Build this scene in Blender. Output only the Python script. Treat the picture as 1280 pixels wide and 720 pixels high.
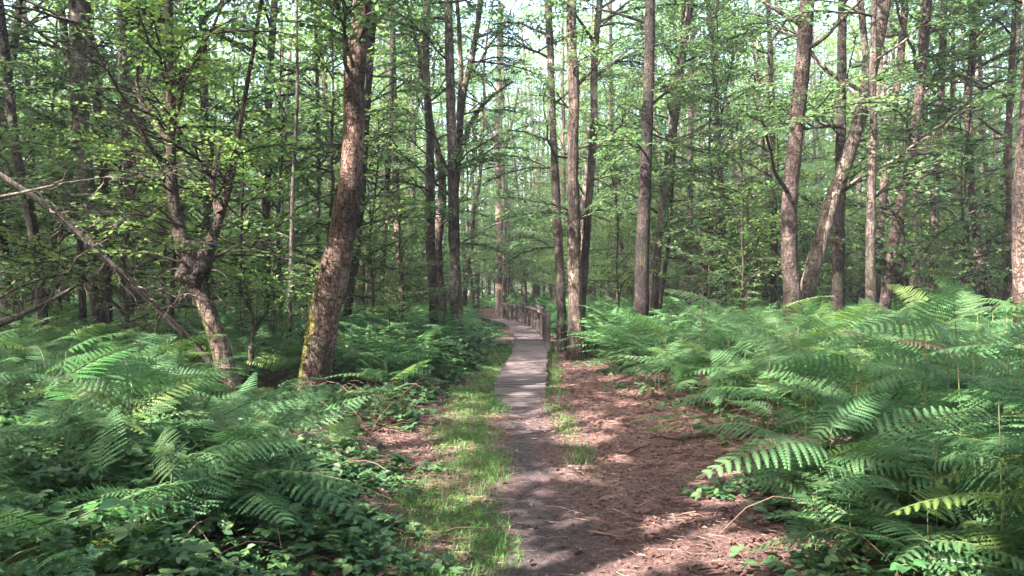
import bpy, math, random
import numpy as np
from mathutils import Vector, Matrix, Euler

random.seed(7)
rng = np.random.default_rng(11)
scene = bpy.context.scene
for o in list(bpy.data.objects):
    bpy.data.objects.remove(o)

# ---------------------------------------------------------------- camera, light, exposure
F_PX = 985.0
CAM_Z = 1.6
cam_d = bpy.data.cameras.new('camera')
cam_d.sensor_width = 36.0
cam_d.lens = 36.0 * F_PX / 1280.0
cam_d.clip_start = 0.05
cam_d.clip_end = 2000.0
cam = bpy.data.objects.new('camera', cam_d)
cam.location = (0, 0, CAM_Z)
cam.rotation_euler = (math.radians(90), 0, 0)
scene.collection.objects.link(cam)
scene.camera = cam

SUN_EL = math.radians(46)
SUN_AZ = math.radians(-124)          # clockwise from +Y: behind the camera, to its left
to_sun = Vector((math.sin(SUN_AZ) * math.cos(SUN_EL), math.cos(SUN_AZ) * math.cos(SUN_EL), math.sin(SUN_EL)))
world = bpy.data.worlds.new('World')
scene.world = world
world.use_nodes = True
wn = world.node_tree
bg = wn.nodes['Background']
sky = wn.nodes.new('ShaderNodeTexSky')
sky.sky_type = 'NISHITA'
sky.sun_disc = False
sky.sun_elevation = SUN_EL
sky.sun_rotation = SUN_AZ
sky.air_density = 1.0
sky.dust_density = 5.0
wn.links.new(sky.outputs[0], bg.inputs[0])
bg.inputs[1].default_value = 0.15
sun_d = bpy.data.lights.new('sun', 'SUN')
sun_d.energy = 4.6
sun_d.angle = math.radians(0.5)
sun_d.color = (1.0, 0.945, 0.87)
sun = bpy.data.objects.new('sun', sun_d)
sun.rotation_euler = to_sun.to_track_quat('Z', 'Y').to_euler()
sun.location = (-30, -30, 40)
scene.collection.objects.link(sun)

scene.view_settings.view_transform = 'Standard'
scene.view_settings.look = 'None'
scene.view_settings.gamma = 1.0
scene.view_settings.exposure = 3.22
cy = scene.cycles
cy.max_bounces = 10
cy.diffuse_bounces = 6
cy.glossy_bounces = 2
cy.transmission_bounces = 6
cy.transparent_max_bounces = 4
cy.use_denoising = True
cy.denoising_prefilter = 'NONE'
cy.sample_clamp_indirect = 2.0

# ---------------------------------------------------------------- materials
def new_mat(name):
    m = bpy.data.materials.new(name)
    m.use_nodes = True
    nt = m.node_tree
    nt.nodes.clear()
    out = nt.nodes.new('ShaderNodeOutputMaterial')
    return m, nt, out

def N(nt, typ, **kw):
    n = nt.nodes.new(typ)
    for k, v in kw.items():
        setattr(n, k, v)
    return n

def ramp(nt, src, stops):
    r = N(nt, 'ShaderNodeValToRGB')
    e = r.color_ramp.elements
    while len(e) < len(stops):
        e.new(0.5)
    for el, (p, c) in zip(e, stops):
        el.position = p
        el.color = (*c, 1)
    nt.links.new(src, r.inputs[0])
    return r

def leaf_mat(name, cols, trans=0.42, rough=0.5, spec=0.35, obj_var=True, warm=(0.92, 1.06, 0.80)):
    m, nt, out = new_mat(name)
    L = nt.links.new
    geo = N(nt, 'ShaderNodeNewGeometry')
    n = len(cols)
    rp = ramp(nt, geo.outputs['Random Per Island'], [(i / (n - 1), c) for i, c in enumerate(cols)])
    col = rp.outputs[0]
    if obj_var:
        oi = N(nt, 'ShaderNodeObjectInfo')
        hsv = N(nt, 'ShaderNodeHueSaturation')
        mr = N(nt, 'ShaderNodeMapRange')
        mr.inputs[3].default_value = 0.485
        mr.inputs[4].default_value = 0.515
        L(oi.outputs['Random'], mr.inputs[0])
        L(mr.outputs[0], hsv.inputs[0])
        mv = N(nt, 'ShaderNodeMapRange')
        mv.inputs[3].default_value = 0.78
        mv.inputs[4].default_value = 1.25
        ml = N(nt, 'ShaderNodeMath', operation='FRACT')
        mm = N(nt, 'ShaderNodeMath', operation='MULTIPLY')
        mm.inputs[1].default_value = 7.31
        L(oi.outputs['Random'], mm.inputs[0])
        L(mm.outputs[0], ml.inputs[0])
        L(ml.outputs[0], mv.inputs[0])
        L(mv.outputs[0], hsv.inputs[2])
        L(col, hsv.inputs[4])
        col = hsv.outputs[0]
    p = N(nt, 'ShaderNodeBsdfPrincipled')
    p.inputs['Roughness'].default_value = rough
    p.inputs['Specular IOR Level'].default_value = spec
    L(col, p.inputs['Base Color'])
    tr = N(nt, 'ShaderNodeBsdfTranslucent')
    mx = N(nt, 'ShaderNodeMix', data_type='RGBA', blend_type='MULTIPLY')
    mx.inputs[0].default_value = 1.0
    mx.inputs[7].default_value = (*[1.45 * w for w in warm], 1)
    L(col, mx.inputs[6])
    L(mx.outputs[2], tr.inputs[0])
    ms = N(nt, 'ShaderNodeMixShader')
    ms.inputs[0].default_value = trans
    L(p.outputs[0], ms.inputs[1])
    L(tr.outputs[0], ms.inputs[2])
    L(ms.outputs[0], out.inputs[0])
    return m

def bark_mat(name, dark, mid, pale, pale_at=0.62, zscale=0.35, moss=None, scars=False, bump=0.9, freq=14.0):
    m, nt, out = new_mat(name)
    L = nt.links.new
    tc = N(nt, 'ShaderNodeTexCoord')
    oi = N(nt, 'ShaderNodeObjectInfo')
    off = N(nt, 'ShaderNodeVectorMath', operation='SCALE')
    off.inputs[0].default_value = (13.0, 7.0, 31.0)
    L(oi.outputs['Random'], off.inputs['Scale'])
    ad = N(nt, 'ShaderNodeVectorMath', operation='ADD')
    L(tc.outputs['Object'], ad.inputs[0])
    L(off.outputs[0], ad.inputs[1])
    mp = N(nt, 'ShaderNodeMapping')
    mp.inputs['Scale'].default_value = (1, 1, zscale)
    L(ad.outputs[0], mp.inputs[0])
    n1 = N(nt, 'ShaderNodeTexNoise')
    n1.inputs['Scale'].default_value = freq
    n1.inputs['Detail'].default_value = 8
    n1.inputs['Roughness'].default_value = 0.68
    L(mp.outputs[0], n1.inputs[0])
    # long furrows: the creases of a stretched noise
    mpf = N(nt, 'ShaderNodeMapping')
    mpf.inputs['Scale'].default_value = (1, 1, zscale * .45)
    L(ad.outputs[0], mpf.inputs[0])
    nf = N(nt, 'ShaderNodeTexNoise')
    nf.inputs['Scale'].default_value = freq * 1.15
    nf.inputs['Detail'].default_value = 3
    nf.inputs['Roughness'].default_value = 0.55
    nf.inputs['Distortion'].default_value = 0.6
    L(mpf.outputs[0], nf.inputs[0])
    sb = N(nt, 'ShaderNodeMath', operation='SUBTRACT')
    sb.inputs[1].default_value = 0.5
    L(nf.outputs[0], sb.inputs[0])
    ab = N(nt, 'ShaderNodeMath', operation='ABSOLUTE')
    L(sb.outputs[0], ab.inputs[0])
    crack = N(nt, 'ShaderNodeMapRange')
    crack.inputs[2].default_value = 0.085
    crack.inputs[3].default_value = 0.08
    L(ab.outputs[0], crack.inputs[0])
    # short cross breaks between the plates
    mpc = N(nt, 'ShaderNodeMapping')
    mpc.inputs['Scale'].default_value = (1, 1, 3.0)
    L(ad.outputs[0], mpc.inputs[0])
    nc = N(nt, 'ShaderNodeTexNoise')
    nc.inputs['Scale'].default_value = freq * .9
    nc.inputs['Detail'].default_value = 3
    L(mpc.outputs[0], nc.inputs[0])
    cb = N(nt, 'ShaderNodeMapRange')
    cb.inputs[1].default_value = 0.36
    cb.inputs[2].default_value = 0.47
    cb.inputs[3].default_value = 0.22
    L(nc.outputs[0], cb.inputs[0])
    h0 = N(nt, 'ShaderNodeMath', operation='MULTIPLY')
    L(crack.outputs[0], h0.inputs[0])
    L(cb.outputs[0], h0.inputs[1])
    h = N(nt, 'ShaderNodeMath', operation='MULTIPLY')
    L(h0.outputs[0], h.inputs[0])
    L(n1.outputs[0], h.inputs[1])
    rp = ramp(nt, h.outputs[0], [(0.03, dark), (0.32, mid), (0.62, tuple(min(1, c * 1.35) for c in mid))])
    # large pale patches (lichen, peeled bark)
    n2 = N(nt, 'ShaderNodeTexNoise')
    n2.inputs['Scale'].default_value = 2.6
    n2.inputs['Detail'].default_value = 5
    n2.inputs['Roughness'].default_value = 0.7
    mp2 = N(nt, 'ShaderNodeMapping')
    mp2.inputs['Scale'].default_value = (1, 1, 0.8)
    L(ad.outputs[0], mp2.inputs[0])
    L(mp2.outputs[0], n2.inputs[0])
    pm = N(nt, 'ShaderNodeMapRange')
    pm.inputs[1].default_value = pale_at
    pm.inputs[2].default_value = pale_at + 0.06
    L(n2.outputs[0], pm.inputs[0])
    mx = N(nt, 'ShaderNodeMix', data_type='RGBA')
    L(pm.outputs[0], mx.inputs[0])
    L(rp.outputs[0], mx.inputs[6])
    pr = ramp(nt, n1.outputs[0], [(0.25, tuple(c * 0.55 for c in pale)), (0.55, pale)])
    L(pr.outputs[0], mx.inputs[7])
    # broad weathering: lighter and darker stretches, a green bloom of algae
    nb = N(nt, 'ShaderNodeTexNoise')
    nb.inputs['Scale'].default_value = 1.1
    nb.inputs['Detail'].default_value = 6
    nb.inputs['Roughness'].default_value = 0.62
    L(ad.outputs[0], nb.inputs[0])
    wr = ramp(nt, nb.outputs[0], [(0.38, (0.17, 0.16, 0.155)), (0.5, (0.35, 0.33, 0.31)), (0.64, (0.85, 0.80, 0.74))])
    mw = N(nt, 'ShaderNodeMix', data_type='RGBA', blend_type='MULTIPLY')
    mw.inputs[0].default_value = 1.0
    L(mx.outputs[2], mw.inputs[6])
    L(wr.outputs[0], mw.inputs[7])
    ga = N(nt, 'ShaderNodeMapRange')
    ga.inputs[1].default_value = 0.52
    ga.inputs[2].default_value = 0.72
    ga.inputs[4].default_value = 0.5
    L(nb.outputs[1], ga.inputs[0])
    mg = N(nt, 'ShaderNodeMix', data_type='RGBA')
    L(ga.outputs[0], mg.inputs[0])
    L(mw.outputs[2], mg.inputs[6])
    mg.inputs[7].default_value = (0.10, 0.105, 0.055, 1)
    col = mg.outputs[2]
    if scars:
        mp3 = N(nt, 'ShaderNodeMapping')
        mp3.inputs['Scale'].default_value = (2.0, 2.0, 9.0)
        L(ad.outputs[0], mp3.inputs[0])
        n3 = N(nt, 'ShaderNodeTexNoise')
        n3.inputs['Scale'].default_value = 1.6
        n3.inputs['Detail'].default_value = 4
        L(mp3.outputs[0], n3.inputs[0])
        sm = N(nt, 'ShaderNodeMapRange')
        sm.inputs[1].default_value = 0.56
        sm.inputs[2].default_value = 0.61
        L(n3.outputs[0], sm.inputs[0])
        mx3 = N(nt, 'ShaderNodeMix', data_type='RGBA')
        L(sm.outputs[0], mx3.inputs[0])
        L(col, mx3.inputs[6])
        mx3.inputs[7].default_value = (*dark, 1)
        col = mx3.outputs[2]
    if moss:
        # moss grows on the side that faces away from the lean, low on the trunk
        geo = N(nt, 'ShaderNodeNewGeometry')
        sp = N(nt, 'ShaderNodeSeparateXYZ')
        L(geo.outputs['Normal'], sp.inputs[0])
        so = N(nt, 'ShaderNodeSeparateXYZ')
        L(tc.outputs['Object'], so.inputs[0])
        a = N(nt, 'ShaderNodeMath', operation='MULTIPLY_ADD')
        a.inputs[1].default_value = -1.0
        a.inputs[2].default_value = -0.42
        L(sp.outputs[0], a.inputs[0])
        b = N(nt, 'ShaderNodeMath', operation='MULTIPLY_ADD')
        b.inputs[1].default_value = -0.30
        L(so.outputs[2], b.inputs[0])
        L(a.outputs[0], b.inputs[2])
        c = N(nt, 'ShaderNodeMath', operation='MULTIPLY_ADD')
        c.inputs[1].default_value = 2.4
        L(n2.outputs[0], c.inputs[0])
        L(b.outputs[0], c.inputs[2])
        d = N(nt, 'ShaderNodeMapRange')
        d.inputs[1].default_value = 1.02
        d.inputs[2].default_value = 1.22
        L(c.outputs[0], d.inputs[0])
        mx4 = N(nt, 'ShaderNodeMix', data_type='RGBA')
        L(d.outputs[0], mx4.inputs[0])
        L(col, mx4.inputs[6])
        mr4 = ramp(nt, n1.outputs[0], [(0.3, tuple(x * 0.5 for x in moss)), (0.65, moss)])
        L(mr4.outputs[0], mx4.inputs[7])
        col = mx4.outputs[2]
    p = N(nt, 'ShaderNodeBsdfPrincipled')
    p.inputs['Roughness'].default_value = 0.85
    p.inputs['Specular IOR Level'].default_value = 0.2
    L(col, p.inputs['Base Color'])
    bp = N(nt, 'ShaderNodeBump')
    bp.inputs['Strength'].default_value = bump
    bp.inputs['Distance'].default_value = 0.05
    L(h.outputs[0], bp.inputs['Height'])
    L(bp.outputs[0], p.inputs['Normal'])
    L(p.outputs[0], out.inputs[0])
    return m

BARK = {
    'alder': bark_mat('alder_bark', (0.050, 0.039, 0.036), (0.188, 0.148, 0.135), (0.40, 0.345, 0.30), 0.555),
    'dark': bark_mat('dark_bark', (0.025, 0.018, 0.018), (0.085, 0.062, 0.062), (0.16, 0.125, 0.115), 0.67, zscale=0.8, freq=18),
    'birch': bark_mat('birch_bark', (0.045, 0.032, 0.030), (0.16, 0.115, 0.105), (0.40, 0.30, 0.265), 0.535, zscale=0.8, scars=True),
    'mossy': bark_mat('mossy_bark', (0.038, 0.024, 0.022), (0.23, 0.145, 0.12), (0.36, 0.25, 0.21), 0.62, moss=(0.115, 0.105, 0.022), freq=12, zscale=0.8, bump=1.0),
    'dead': bark_mat('dead_wood', (0.06, 0.05, 0.046), (0.18, 0.15, 0.138), (0.30, 0.255, 0.235), 0.55, zscale=0.15, freq=22, bump=0.5),
    'rotten': bark_mat('rotten_bark', (0.05, 0.035, 0.03), (0.17, 0.12, 0.10), (0.42, 0.33, 0.28), 0.58, moss=(0.07, 0.085, 0.02)),
    'grey': bark_mat('pale_grey_bark', (0.12, 0.09, 0.08), (0.46, 0.37, 0.335), (0.72, 0.62, 0.56), 0.53),
    'peeled': bark_mat('peeled_bark', (0.05, 0.036, 0.033), (0.20, 0.145, 0.13), (0.55, 0.44, 0.36), 0.585),
}
TWIG = bark_mat('twig_bark', (0.03, 0.024, 0.022), (0.085, 0.066, 0.058), (0.15, 0.12, 0.105), 0.62, bump=0.3)

GREEN = [(0.050, 0.092, 0.044), (0.078, 0.130, 0.052), (0.066, 0.118, 0.058), (0.11, 0.16, 0.056), (0.060, 0.106, 0.064)]
FRESH = [(0.082, 0.140, 0.048), (0.12, 0.178, 0.052), (0.098, 0.158, 0.06), (0.16, 0.20, 0.05), (0.075, 0.126, 0.06)]
M_LEAF = leaf_mat('canopy_leaf', GREEN, 0.56)
M_FRESH = leaf_mat('young_leaf', FRESH, 0.5)
M_FERN = leaf_mat('bracken_frond', [(0.048, 0.108, 0.045), (0.058, 0.124, 0.048), (0.062, 0.13, 0.06), (0.088, 0.15, 0.05)], 0.42, 0.6, 0.22)
M_FERNY = leaf_mat('young_frond', [(0.105, 0.165, 0.045), (0.13, 0.18, 0.045), (0.10, 0.17, 0.055)], 0.45, 0.6, 0.22)
M_FERNSTEM = leaf_mat('bracken_stem', [(0.075, 0.105, 0.035), (0.11, 0.10, 0.04)], 0.1, 0.4, 0.4)
M_BRAMBLE = leaf_mat('bramble_leaf', [(0.028, 0.068, 0.026), (0.035, 0.085, 0.034), (0.05, 0.105, 0.036), (0.085, 0.13, 0.045), (0.032, 0.078, 0.042)], 0.3, 0.5, 0.3, obj_var=False)
M_BIGLEAF = leaf_mat('broad_leaf', [(0.06, 0.14, 0.05), (0.08, 0.18, 0.06)], 0.35, 0.4, 0.5)
M_GRASS = leaf_mat('grass_blade', [(0.05, 0.135, 0.026), (0.075, 0.17, 0.035), (0.06, 0.155, 0.03), (0.075, 0.16, 0.04), (0.15, 0.16, 0.06)], 0.35, 0.5, 0.3, obj_var=False)
M_LITTER = leaf_mat('dead_leaf', [(0.045, 0.023, 0.02), (0.095, 0.044, 0.034), (0.075, 0.032, 0.026), (0.14, 0.072, 0.055), (0.05, 0.033, 0.031), (0.09, 0.042, 0.033), (0.22, 0.14, 0.11)], 0.08, 0.7, 0.3, obj_var=False, warm=(1, .7, .5))
M_STRAW = leaf_mat('dead_stalk', [(0.12, 0.058, 0.044), (0.20, 0.11, 0.082), (0.085, 0.045, 0.038), (0.28, 0.18, 0.135)], 0.05, 0.6, 0.3, obj_var=False, warm=(1, .8, .6))

def wood_mat():
    m, nt, out = new_mat('weathered_board')
    L = nt.links.new
    tc = N(nt, 'ShaderNodeTexCoord')
    oi = N(nt, 'ShaderNodeObjectInfo')
    off = N(nt, 'ShaderNodeVectorMath', operation='SCALE')
    off.inputs[0].default_value = (17.0, 23.0, 5.0)
    L(oi.outputs['Random'], off.inputs['Scale'])
    ad = N(nt, 'ShaderNodeVectorMath', operation='ADD')
    L(tc.outputs['Object'], ad.inputs[0])
    L(off.outputs[0], ad.inputs[1])
    mp = N(nt, 'ShaderNodeMapping')
    mp.inputs['Scale'].default_value = (1.2, 26, 26)
    L(ad.outputs[0], mp.inputs[0])
    n1 = N(nt, 'ShaderNodeTexNoise')
    n1.inputs['Scale'].default_value = 2.2
    n1.inputs['Detail'].default_value = 7
    n1.inputs['Roughness'].default_value = 0.65
    L(mp.outputs[0], n1.inputs[0])
    rp = ramp(nt, n1.outputs[0], [(0.28, (0.038, 0.026, 0.027)), (0.5, (0.098, 0.069, 0.071)), (0.72, (0.18, 0.133, 0.13))])
    n2 = N(nt, 'ShaderNodeTexNoise')
    n2.inputs['Scale'].default_value = 5
    n2.inputs['Detail'].default_value = 6
    L(ad.outputs[0], n2.inputs[0])
    r2 = ramp(nt, n2.outputs[0], [(0.35, (0.55, 0.52, 0.50)), (0.6, (1, 1, 1))])
    mx = N(nt, 'ShaderNodeMix', data_type='RGBA', blend_type='MULTIPLY')
    mx.inputs[0].default_value = 1
    L(rp.outputs[0], mx.inputs[6])
    L(r2.outputs[0], mx.inputs[7])
    hs = N(nt, 'ShaderNodeHueSaturation')
    mr = N(nt, 'ShaderNodeMapRange')
    mr.inputs[3].default_value = 0.7
    mr.inputs[4].default_value = 1.3
    L(oi.outputs['Random'], mr.inputs[0])
    L(mr.outputs[0], hs.inputs[2])
    L(mx.outputs[2], hs.inputs[4])
    p = N(nt, 'ShaderNodeBsdfPrincipled')
    p.inputs['Roughness'].default_value = 0.8
    L(hs.outputs[0], p.inputs['Base Color'])
    bp = N(nt, 'ShaderNodeBump')
    bp.inputs['Strength'].default_value = 0.6
    bp.inputs['Distance'].default_value = 0.006
    L(n1.outputs[0], bp.inputs['Height'])
    L(bp.outputs[0], p.inputs['Normal'])
    L(p.outputs[0], out.inputs[0])
    return m
M_WOOD = wood_mat()

def ground_mat():
    m, nt, out = new_mat('forest_floor')
    L = nt.links.new
    tc = N(nt, 'ShaderNodeTexCoord')
    n1 = N(nt, 'ShaderNodeTexNoise')
    n1.inputs['Scale'].default_value = 28
    n1.inputs['Detail'].default_value = 9
    n1.inputs['Roughness'].default_value = 0.72
    L(tc.outputs['Object'], n1.inputs[0])
    n2 = N(nt, 'ShaderNodeTexNoise')
    n2.inputs['Scale'].default_value = 1.3
    n2.inputs['Detail'].default_value = 5
    L(tc.outputs['Object'], n2.inputs[0])
    litter = ramp(nt, n1.outputs[0], [(0.30, (0.035, 0.021, 0.02)), (0.5, (0.085, 0.048, 0.043)), (0.68, (0.16, 0.098, 0.085))])
    soil = ramp(nt, n1.outputs[0], [(0.30, (0.022, 0.017, 0.019)), (0.52, (0.047, 0.036, 0.039)), (0.72, (0.09, 0.07, 0.071))])
    at = N(nt, 'ShaderNodeAttribute', attribute_name='soil')
    mx = N(nt, 'ShaderNodeMix', data_type='RGBA')
    a = N(nt, 'ShaderNodeMath', operation='MULTIPLY_ADD')
    a.inputs[1].default_value = 0.9
    a.inputs[2].default_value = -0.45
    L(n2.outputs[0], a.inputs[0])
    b = N(nt, 'ShaderNodeMath', operation='ADD', use_clamp=True)
    L(at.outputs['Fac'], b.inputs[0])
    L(a.outputs[0], b.inputs[1])
    L(b.outputs[0], mx.inputs[0])
    L(litter.outputs[0], mx.inputs[6])
    L(soil.outputs[0], mx.inputs[7])
    p = N(nt, 'ShaderNodeBsdfPrincipled')
    p.inputs['Roughness'].default_value = 0.9
    p.inputs['Specular IOR Level'].default_value = 0.2
    L(mx.outputs[2], p.inputs['Base Color'])
    bp = N(nt, 'ShaderNodeBump')
    bp.inputs['Strength'].default_value = 1.0
    bp.inputs['Distance'].default_value = 0.03
    L(n1.outputs[0], bp.inputs['Height'])
    L(bp.outputs[0], p.inputs['Normal'])
    L(p.outputs[0], out.inputs[0])
    return m
M_GROUND = ground_mat()

# ---------------------------------------------------------------- mesh helpers
COL = scene.collection

FOLIAGE = {}

def mesh_from(name, parts, mats, flat=False):
    """parts: list of (V (n,3), [faces (k,3|4), ...], material index)"""
    Vs, loops, starts, mi = [], [], [], []
    base, lo = 0, 0
    for V, Fs, k in parts:
        V = np.asarray(V, np.float32).reshape(-1, 3)
        Vs.append(V)
        for F in Fs:
            F = np.asarray(F, np.int32)
            if F.size == 0:
                continue
            w = F.shape[1]
            loops.append((F + base).ravel())
            starts.append(lo + np.arange(len(F), dtype=np.int32) * w)
            lo += F.size
            mi.append(np.full(len(F), k, np.int32))
        base += len(V)
    V = np.concatenate(Vs)
    loops = np.concatenate(loops).astype(np.int32)
    starts = np.concatenate(starts).astype(np.int32)
    mi = np.concatenate(mi)
    me = bpy.data.meshes.new(name)
    me.vertices.add(len(V))
    me.vertices.foreach_set('co', V.ravel())
    me.loops.add(len(loops))
    me.loops.foreach_set('vertex_index', loops)
    me.polygons.add(len(starts))
    me.polygons.foreach_set('loop_start', starts)
    me.polygons.foreach_set('material_index', mi)
    for m in mats:
        me.materials.append(m)
    me.update(calc_edges=True)
    if flat:
        me.shade_flat()
    if name in ('branch', 'crown', 'surrounding_wood'):
        FOLIAGE[me.name] = (parts, mats)
    return me

def link(name, data, parent=None, loc=(0, 0, 0), rot=(0, 0, 0), scale=(1, 1, 1), **props):
    o = bpy.data.objects.new(name, data)
    COL.objects.link(o)
    if parent is not None:
        o.parent = parent
    o.location = loc
    o.rotation_euler = rot
    o.scale = scale
    for k, v in props.items():
        if v is not None:
            o[k] = v
    return o

def thing(name, label, cat, loc=(0, 0, 0), rotz=0.0, group=None, scale=1.0):
    return link(name, None, None, loc, (0, 0, rotz), (scale,) * 3, label=label, category=cat, group=group)

def tube(P, R, sides=8, rough=0.0, r=None, cap=True):
    P = np.asarray(P, float)
    R = np.asarray(R, float)
    n = len(P)
    T = np.gradient(P, axis=0)
    T /= np.linalg.norm(T, axis=1, keepdims=True) + 1e-9
    ref = np.array([1.0, 0, 0]) if abs(T[0, 0]) < 0.8 else np.array([0, 1.0, 0])
    U = np.zeros_like(P)
    u = ref - T[0] * ref.dot(T[0])
    u /= np.linalg.norm(u)
    for i in range(n):
        u = u - T[i] * u.dot(T[i])
        u /= np.linalg.norm(u) + 1e-9
        U[i] = u
    W = np.cross(T, U)
    a = np.arange(sides) / sides * 2 * math.pi
    rad = R[:, None] * np.ones(sides)[None]
    if rough and r is not None:
        g = r.normal(0, 1, (n, sides))
        g = (g + np.roll(g, 1, 0) + np.roll(g, 1, 1)) / 1.7
        rad = rad * (1 + rough * g)
    V = P[:, None, :] + rad[..., None] * (np.cos(a)[None, :, None] * U[:, None, :] + np.sin(a)[None, :, None] * W[:, None, :])
    V = V.reshape(-1, 3)
    i = np.arange(n - 1)[:, None] * sides
    j = np.arange(sides)[None]
    k = (j + 1) % sides
    F = np.stack([i + j, i + k, i + sides + k, i + sides + j], -1).reshape(-1, 4)
    Fs = [F]
    if cap:
        V = np.vstack([V, P[-1] + T[-1] * R[-1] * 0.4])
        c = len(V) - 1
        b = (n - 1) * sides
        Fs.append(np.stack([b + np.arange(sides), b + (np.arange(sides) + 1) % sides, np.full(sides, c)], -1))
    return V, Fs

def merge(lst):
    """merge list of (V, Fs) into one (V, Fs)"""
    Vs, by = [], {}
    b = 0
    for V, Fs in lst:
        Vs.append(V)
        for F in Fs:
            if len(F):
                by.setdefault(F.shape[1], []).append(F + b)
        b += len(V)
    return np.concatenate(Vs), [np.concatenate(x) for x in by.values()]

def inst(V, F, M):
    """copy template V (n,3), F (k,w) by matrices M (m,4,4)"""
    m, n = len(M), len(V)
    Vh = np.einsum('mij,nj->mni', M[:, :3, :3], V) + M[:, None, :3, 3]
    Fo = F[None] + (np.arange(m) * n)[:, None, None]
    return Vh.reshape(-1, 3), Fo.reshape(-1, F.shape[1])

def mats_from(pos, X, Zh, s):
    """matrices with x axis X, approximate up Zh, scale s"""
    X = X / (np.linalg.norm(X, axis=1, keepdims=True) + 1e-9)
    Y = np.cross(Zh, X)
    Y /= np.linalg.norm(Y, axis=1, keepdims=True) + 1e-9
    Z = np.cross(X, Y)
    M = np.zeros((len(pos), 4, 4))
    s = np.asarray(s)[:, None] if np.ndim(s) else s
    M[:, :3, 0] = X * s
    M[:, :3, 1] = Y * s
    M[:, :3, 2] = Z * s
    M[:, :3, 3] = pos
    M[:, 3, 3] = 1
    return M

LEAF6_V = np.array([(0, 0, 0), (.32, .30, .07), (.68, .26, .05), (1, 0, -.06), (.68, -.26, .05), (.32, -.30, .07)], float)
LEAF6_F = np.array([(0, 3, 2, 1), (0, 5, 4, 3)])
LEAF4_V = np.array([(0, 0, 0), (.5, .33, .06), (1, 0, -.04), (.5, -.33, .06)], float)
LEAF4_F = np.array([(0, 1, 2), (0, 2, 3)])

def leaves_on(P, D, size, r, hexa=True, spread=0.9, jit=0.35):
    """leaf matrices at points P with twig directions D"""
    n = len(P)
    side = np.where(np.arange(n) % 2 == 0, 1.0, -1.0)[:, None]
    lat = np.cross(np.tile([0, 0, 1.0], (n, 1)), D)
    lat /= np.linalg.norm(lat, axis=1, keepdims=True) + 1e-6
    X = D * 0.6 + lat * side * spread + r.normal(0, 0.3, (n, 3))
    X[:, 2] -= 0.2
    Zh = np.tile([0, 0, 1.0], (n, 1)) + r.normal(0, jit, (n, 3))
    s = size * r.uniform(0.65, 1.25, n)
    M = mats_from(P, X, Zh, s)
    return inst(LEAF6_V, LEAF6_F, M) if hexa else inst(LEAF4_V, LEAF4_F, M)

def spray(L, leaf, r, hexa=True, dens=1.0, ntw=11, twigs=True):
    """a leafy branch growing along +X; returns wood (V, Fs), leaf (V, Fs)"""
    t = np.linspace(0, 1, 7)
    ax = np.stack([t * L, np.cumsum(r.normal(0, .03 * L, 7)) * (t > 0), .22 * L * t - .30 * L * t * t + np.cumsum(r.normal(0, .012 * L, 7)) * (t > 0)], -1)
    wood, lp, ld = [], [], []
    if twigs:
        wood.append(tube(ax, .013 * L * (1 - .8 * t) + .002, 4))
    def at(s):
        return np.array([np.interp(s, t, ax[:, k]) for k in range(3)])
    for i in range(ntw):
        s = .18 + .80 * (i + r.uniform(0, .6)) / ntw
        p0 = at(s)
        side = 1 if i % 2 else -1
        ang = side * r.uniform(.55, 1.1)
        ln = L * .5 * (1.05 - s * .7) * r.uniform(.6, 1.15)
        d = np.array([math.cos(ang), math.sin(ang), r.uniform(-.15, .3)])
        u = np.linspace(0, 1, 4)[:, None]
        tw = p0 + d * ln * u + np.array([0, 0, -.22 * ln]) * u * u
        if twigs:
            wood.append(tube(tw, np.linspace(.005 * L, .0018, 4), 3))
        k = max(2, int(ln / (leaf * .62) * dens))
        q = (np.arange(k) + r.uniform(0, 1)) / k
        lp.append(p0 + d * ln * q[:, None] + np.array([0, 0, -.22 * ln]) * (q * q)[:, None] + r.normal(0, leaf * .25, (k, 3)))
        ld.append(np.tile(d, (k, 1)))
    V, F = leaves_on(np.concatenate(lp), np.concatenate(ld), leaf, r, hexa)
    return (merge(wood) if wood else None), (V, [F])

def rotz(a):
    c, s = math.cos(a), math.sin(a)
    return np.array([[c, -s, 0], [s, c, 0], [0, 0, 1.0]])

def roty(a):
    c, s = math.cos(a), math.sin(a)
    return np.array([[c, 0, s], [0, 1, 0], [-s, 0, c]])

def xf(VF, R, t, s=1.0):
    V, Fs = VF
    return (V * s) @ R.T + np.asarray(t), Fs

# ---------------------------------------------------------------- terrain
WALK = np.array([(0.08, 10.9), (0.15, 13.1), (0.36, 17), (0.45, 19.7), (0.52, 23.8), (0.40, 29.5), (-0.05, 34), (-0.9, 39), (-2.4, 43.5), (-4.6, 47)])
WALK_TOP = 0.11

def walk_x(y):
    return np.interp(y, np.r_[3.0, 7.0, WALK[:, 1]], np.r_[0.11, 0.13, WALK[:, 0]])

def hgt(x, y):
    x = np.asarray(x, float)
    y = np.asarray(y, float)
    z = .05 * np.sin(x * .9 + 1.3) * np.cos(y * .55) + .03 * np.sin(x * 2.3 + y * 1.1) + .012 * np.sin(x * 6.1 - y * 3.7) + .010 * np.sin(x * 3.1 + y * 7.9)
    d = np.abs(x - walk_x(y))
    near = np.exp(-(d / .45) ** 2)
    z = z * (1 - .8 * near) - .035 * near
    bank = np.clip((d - .9) / 1.6, 0, 1)
    return z + .07 * bank * bank * (3 - 2 * bank)

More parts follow.
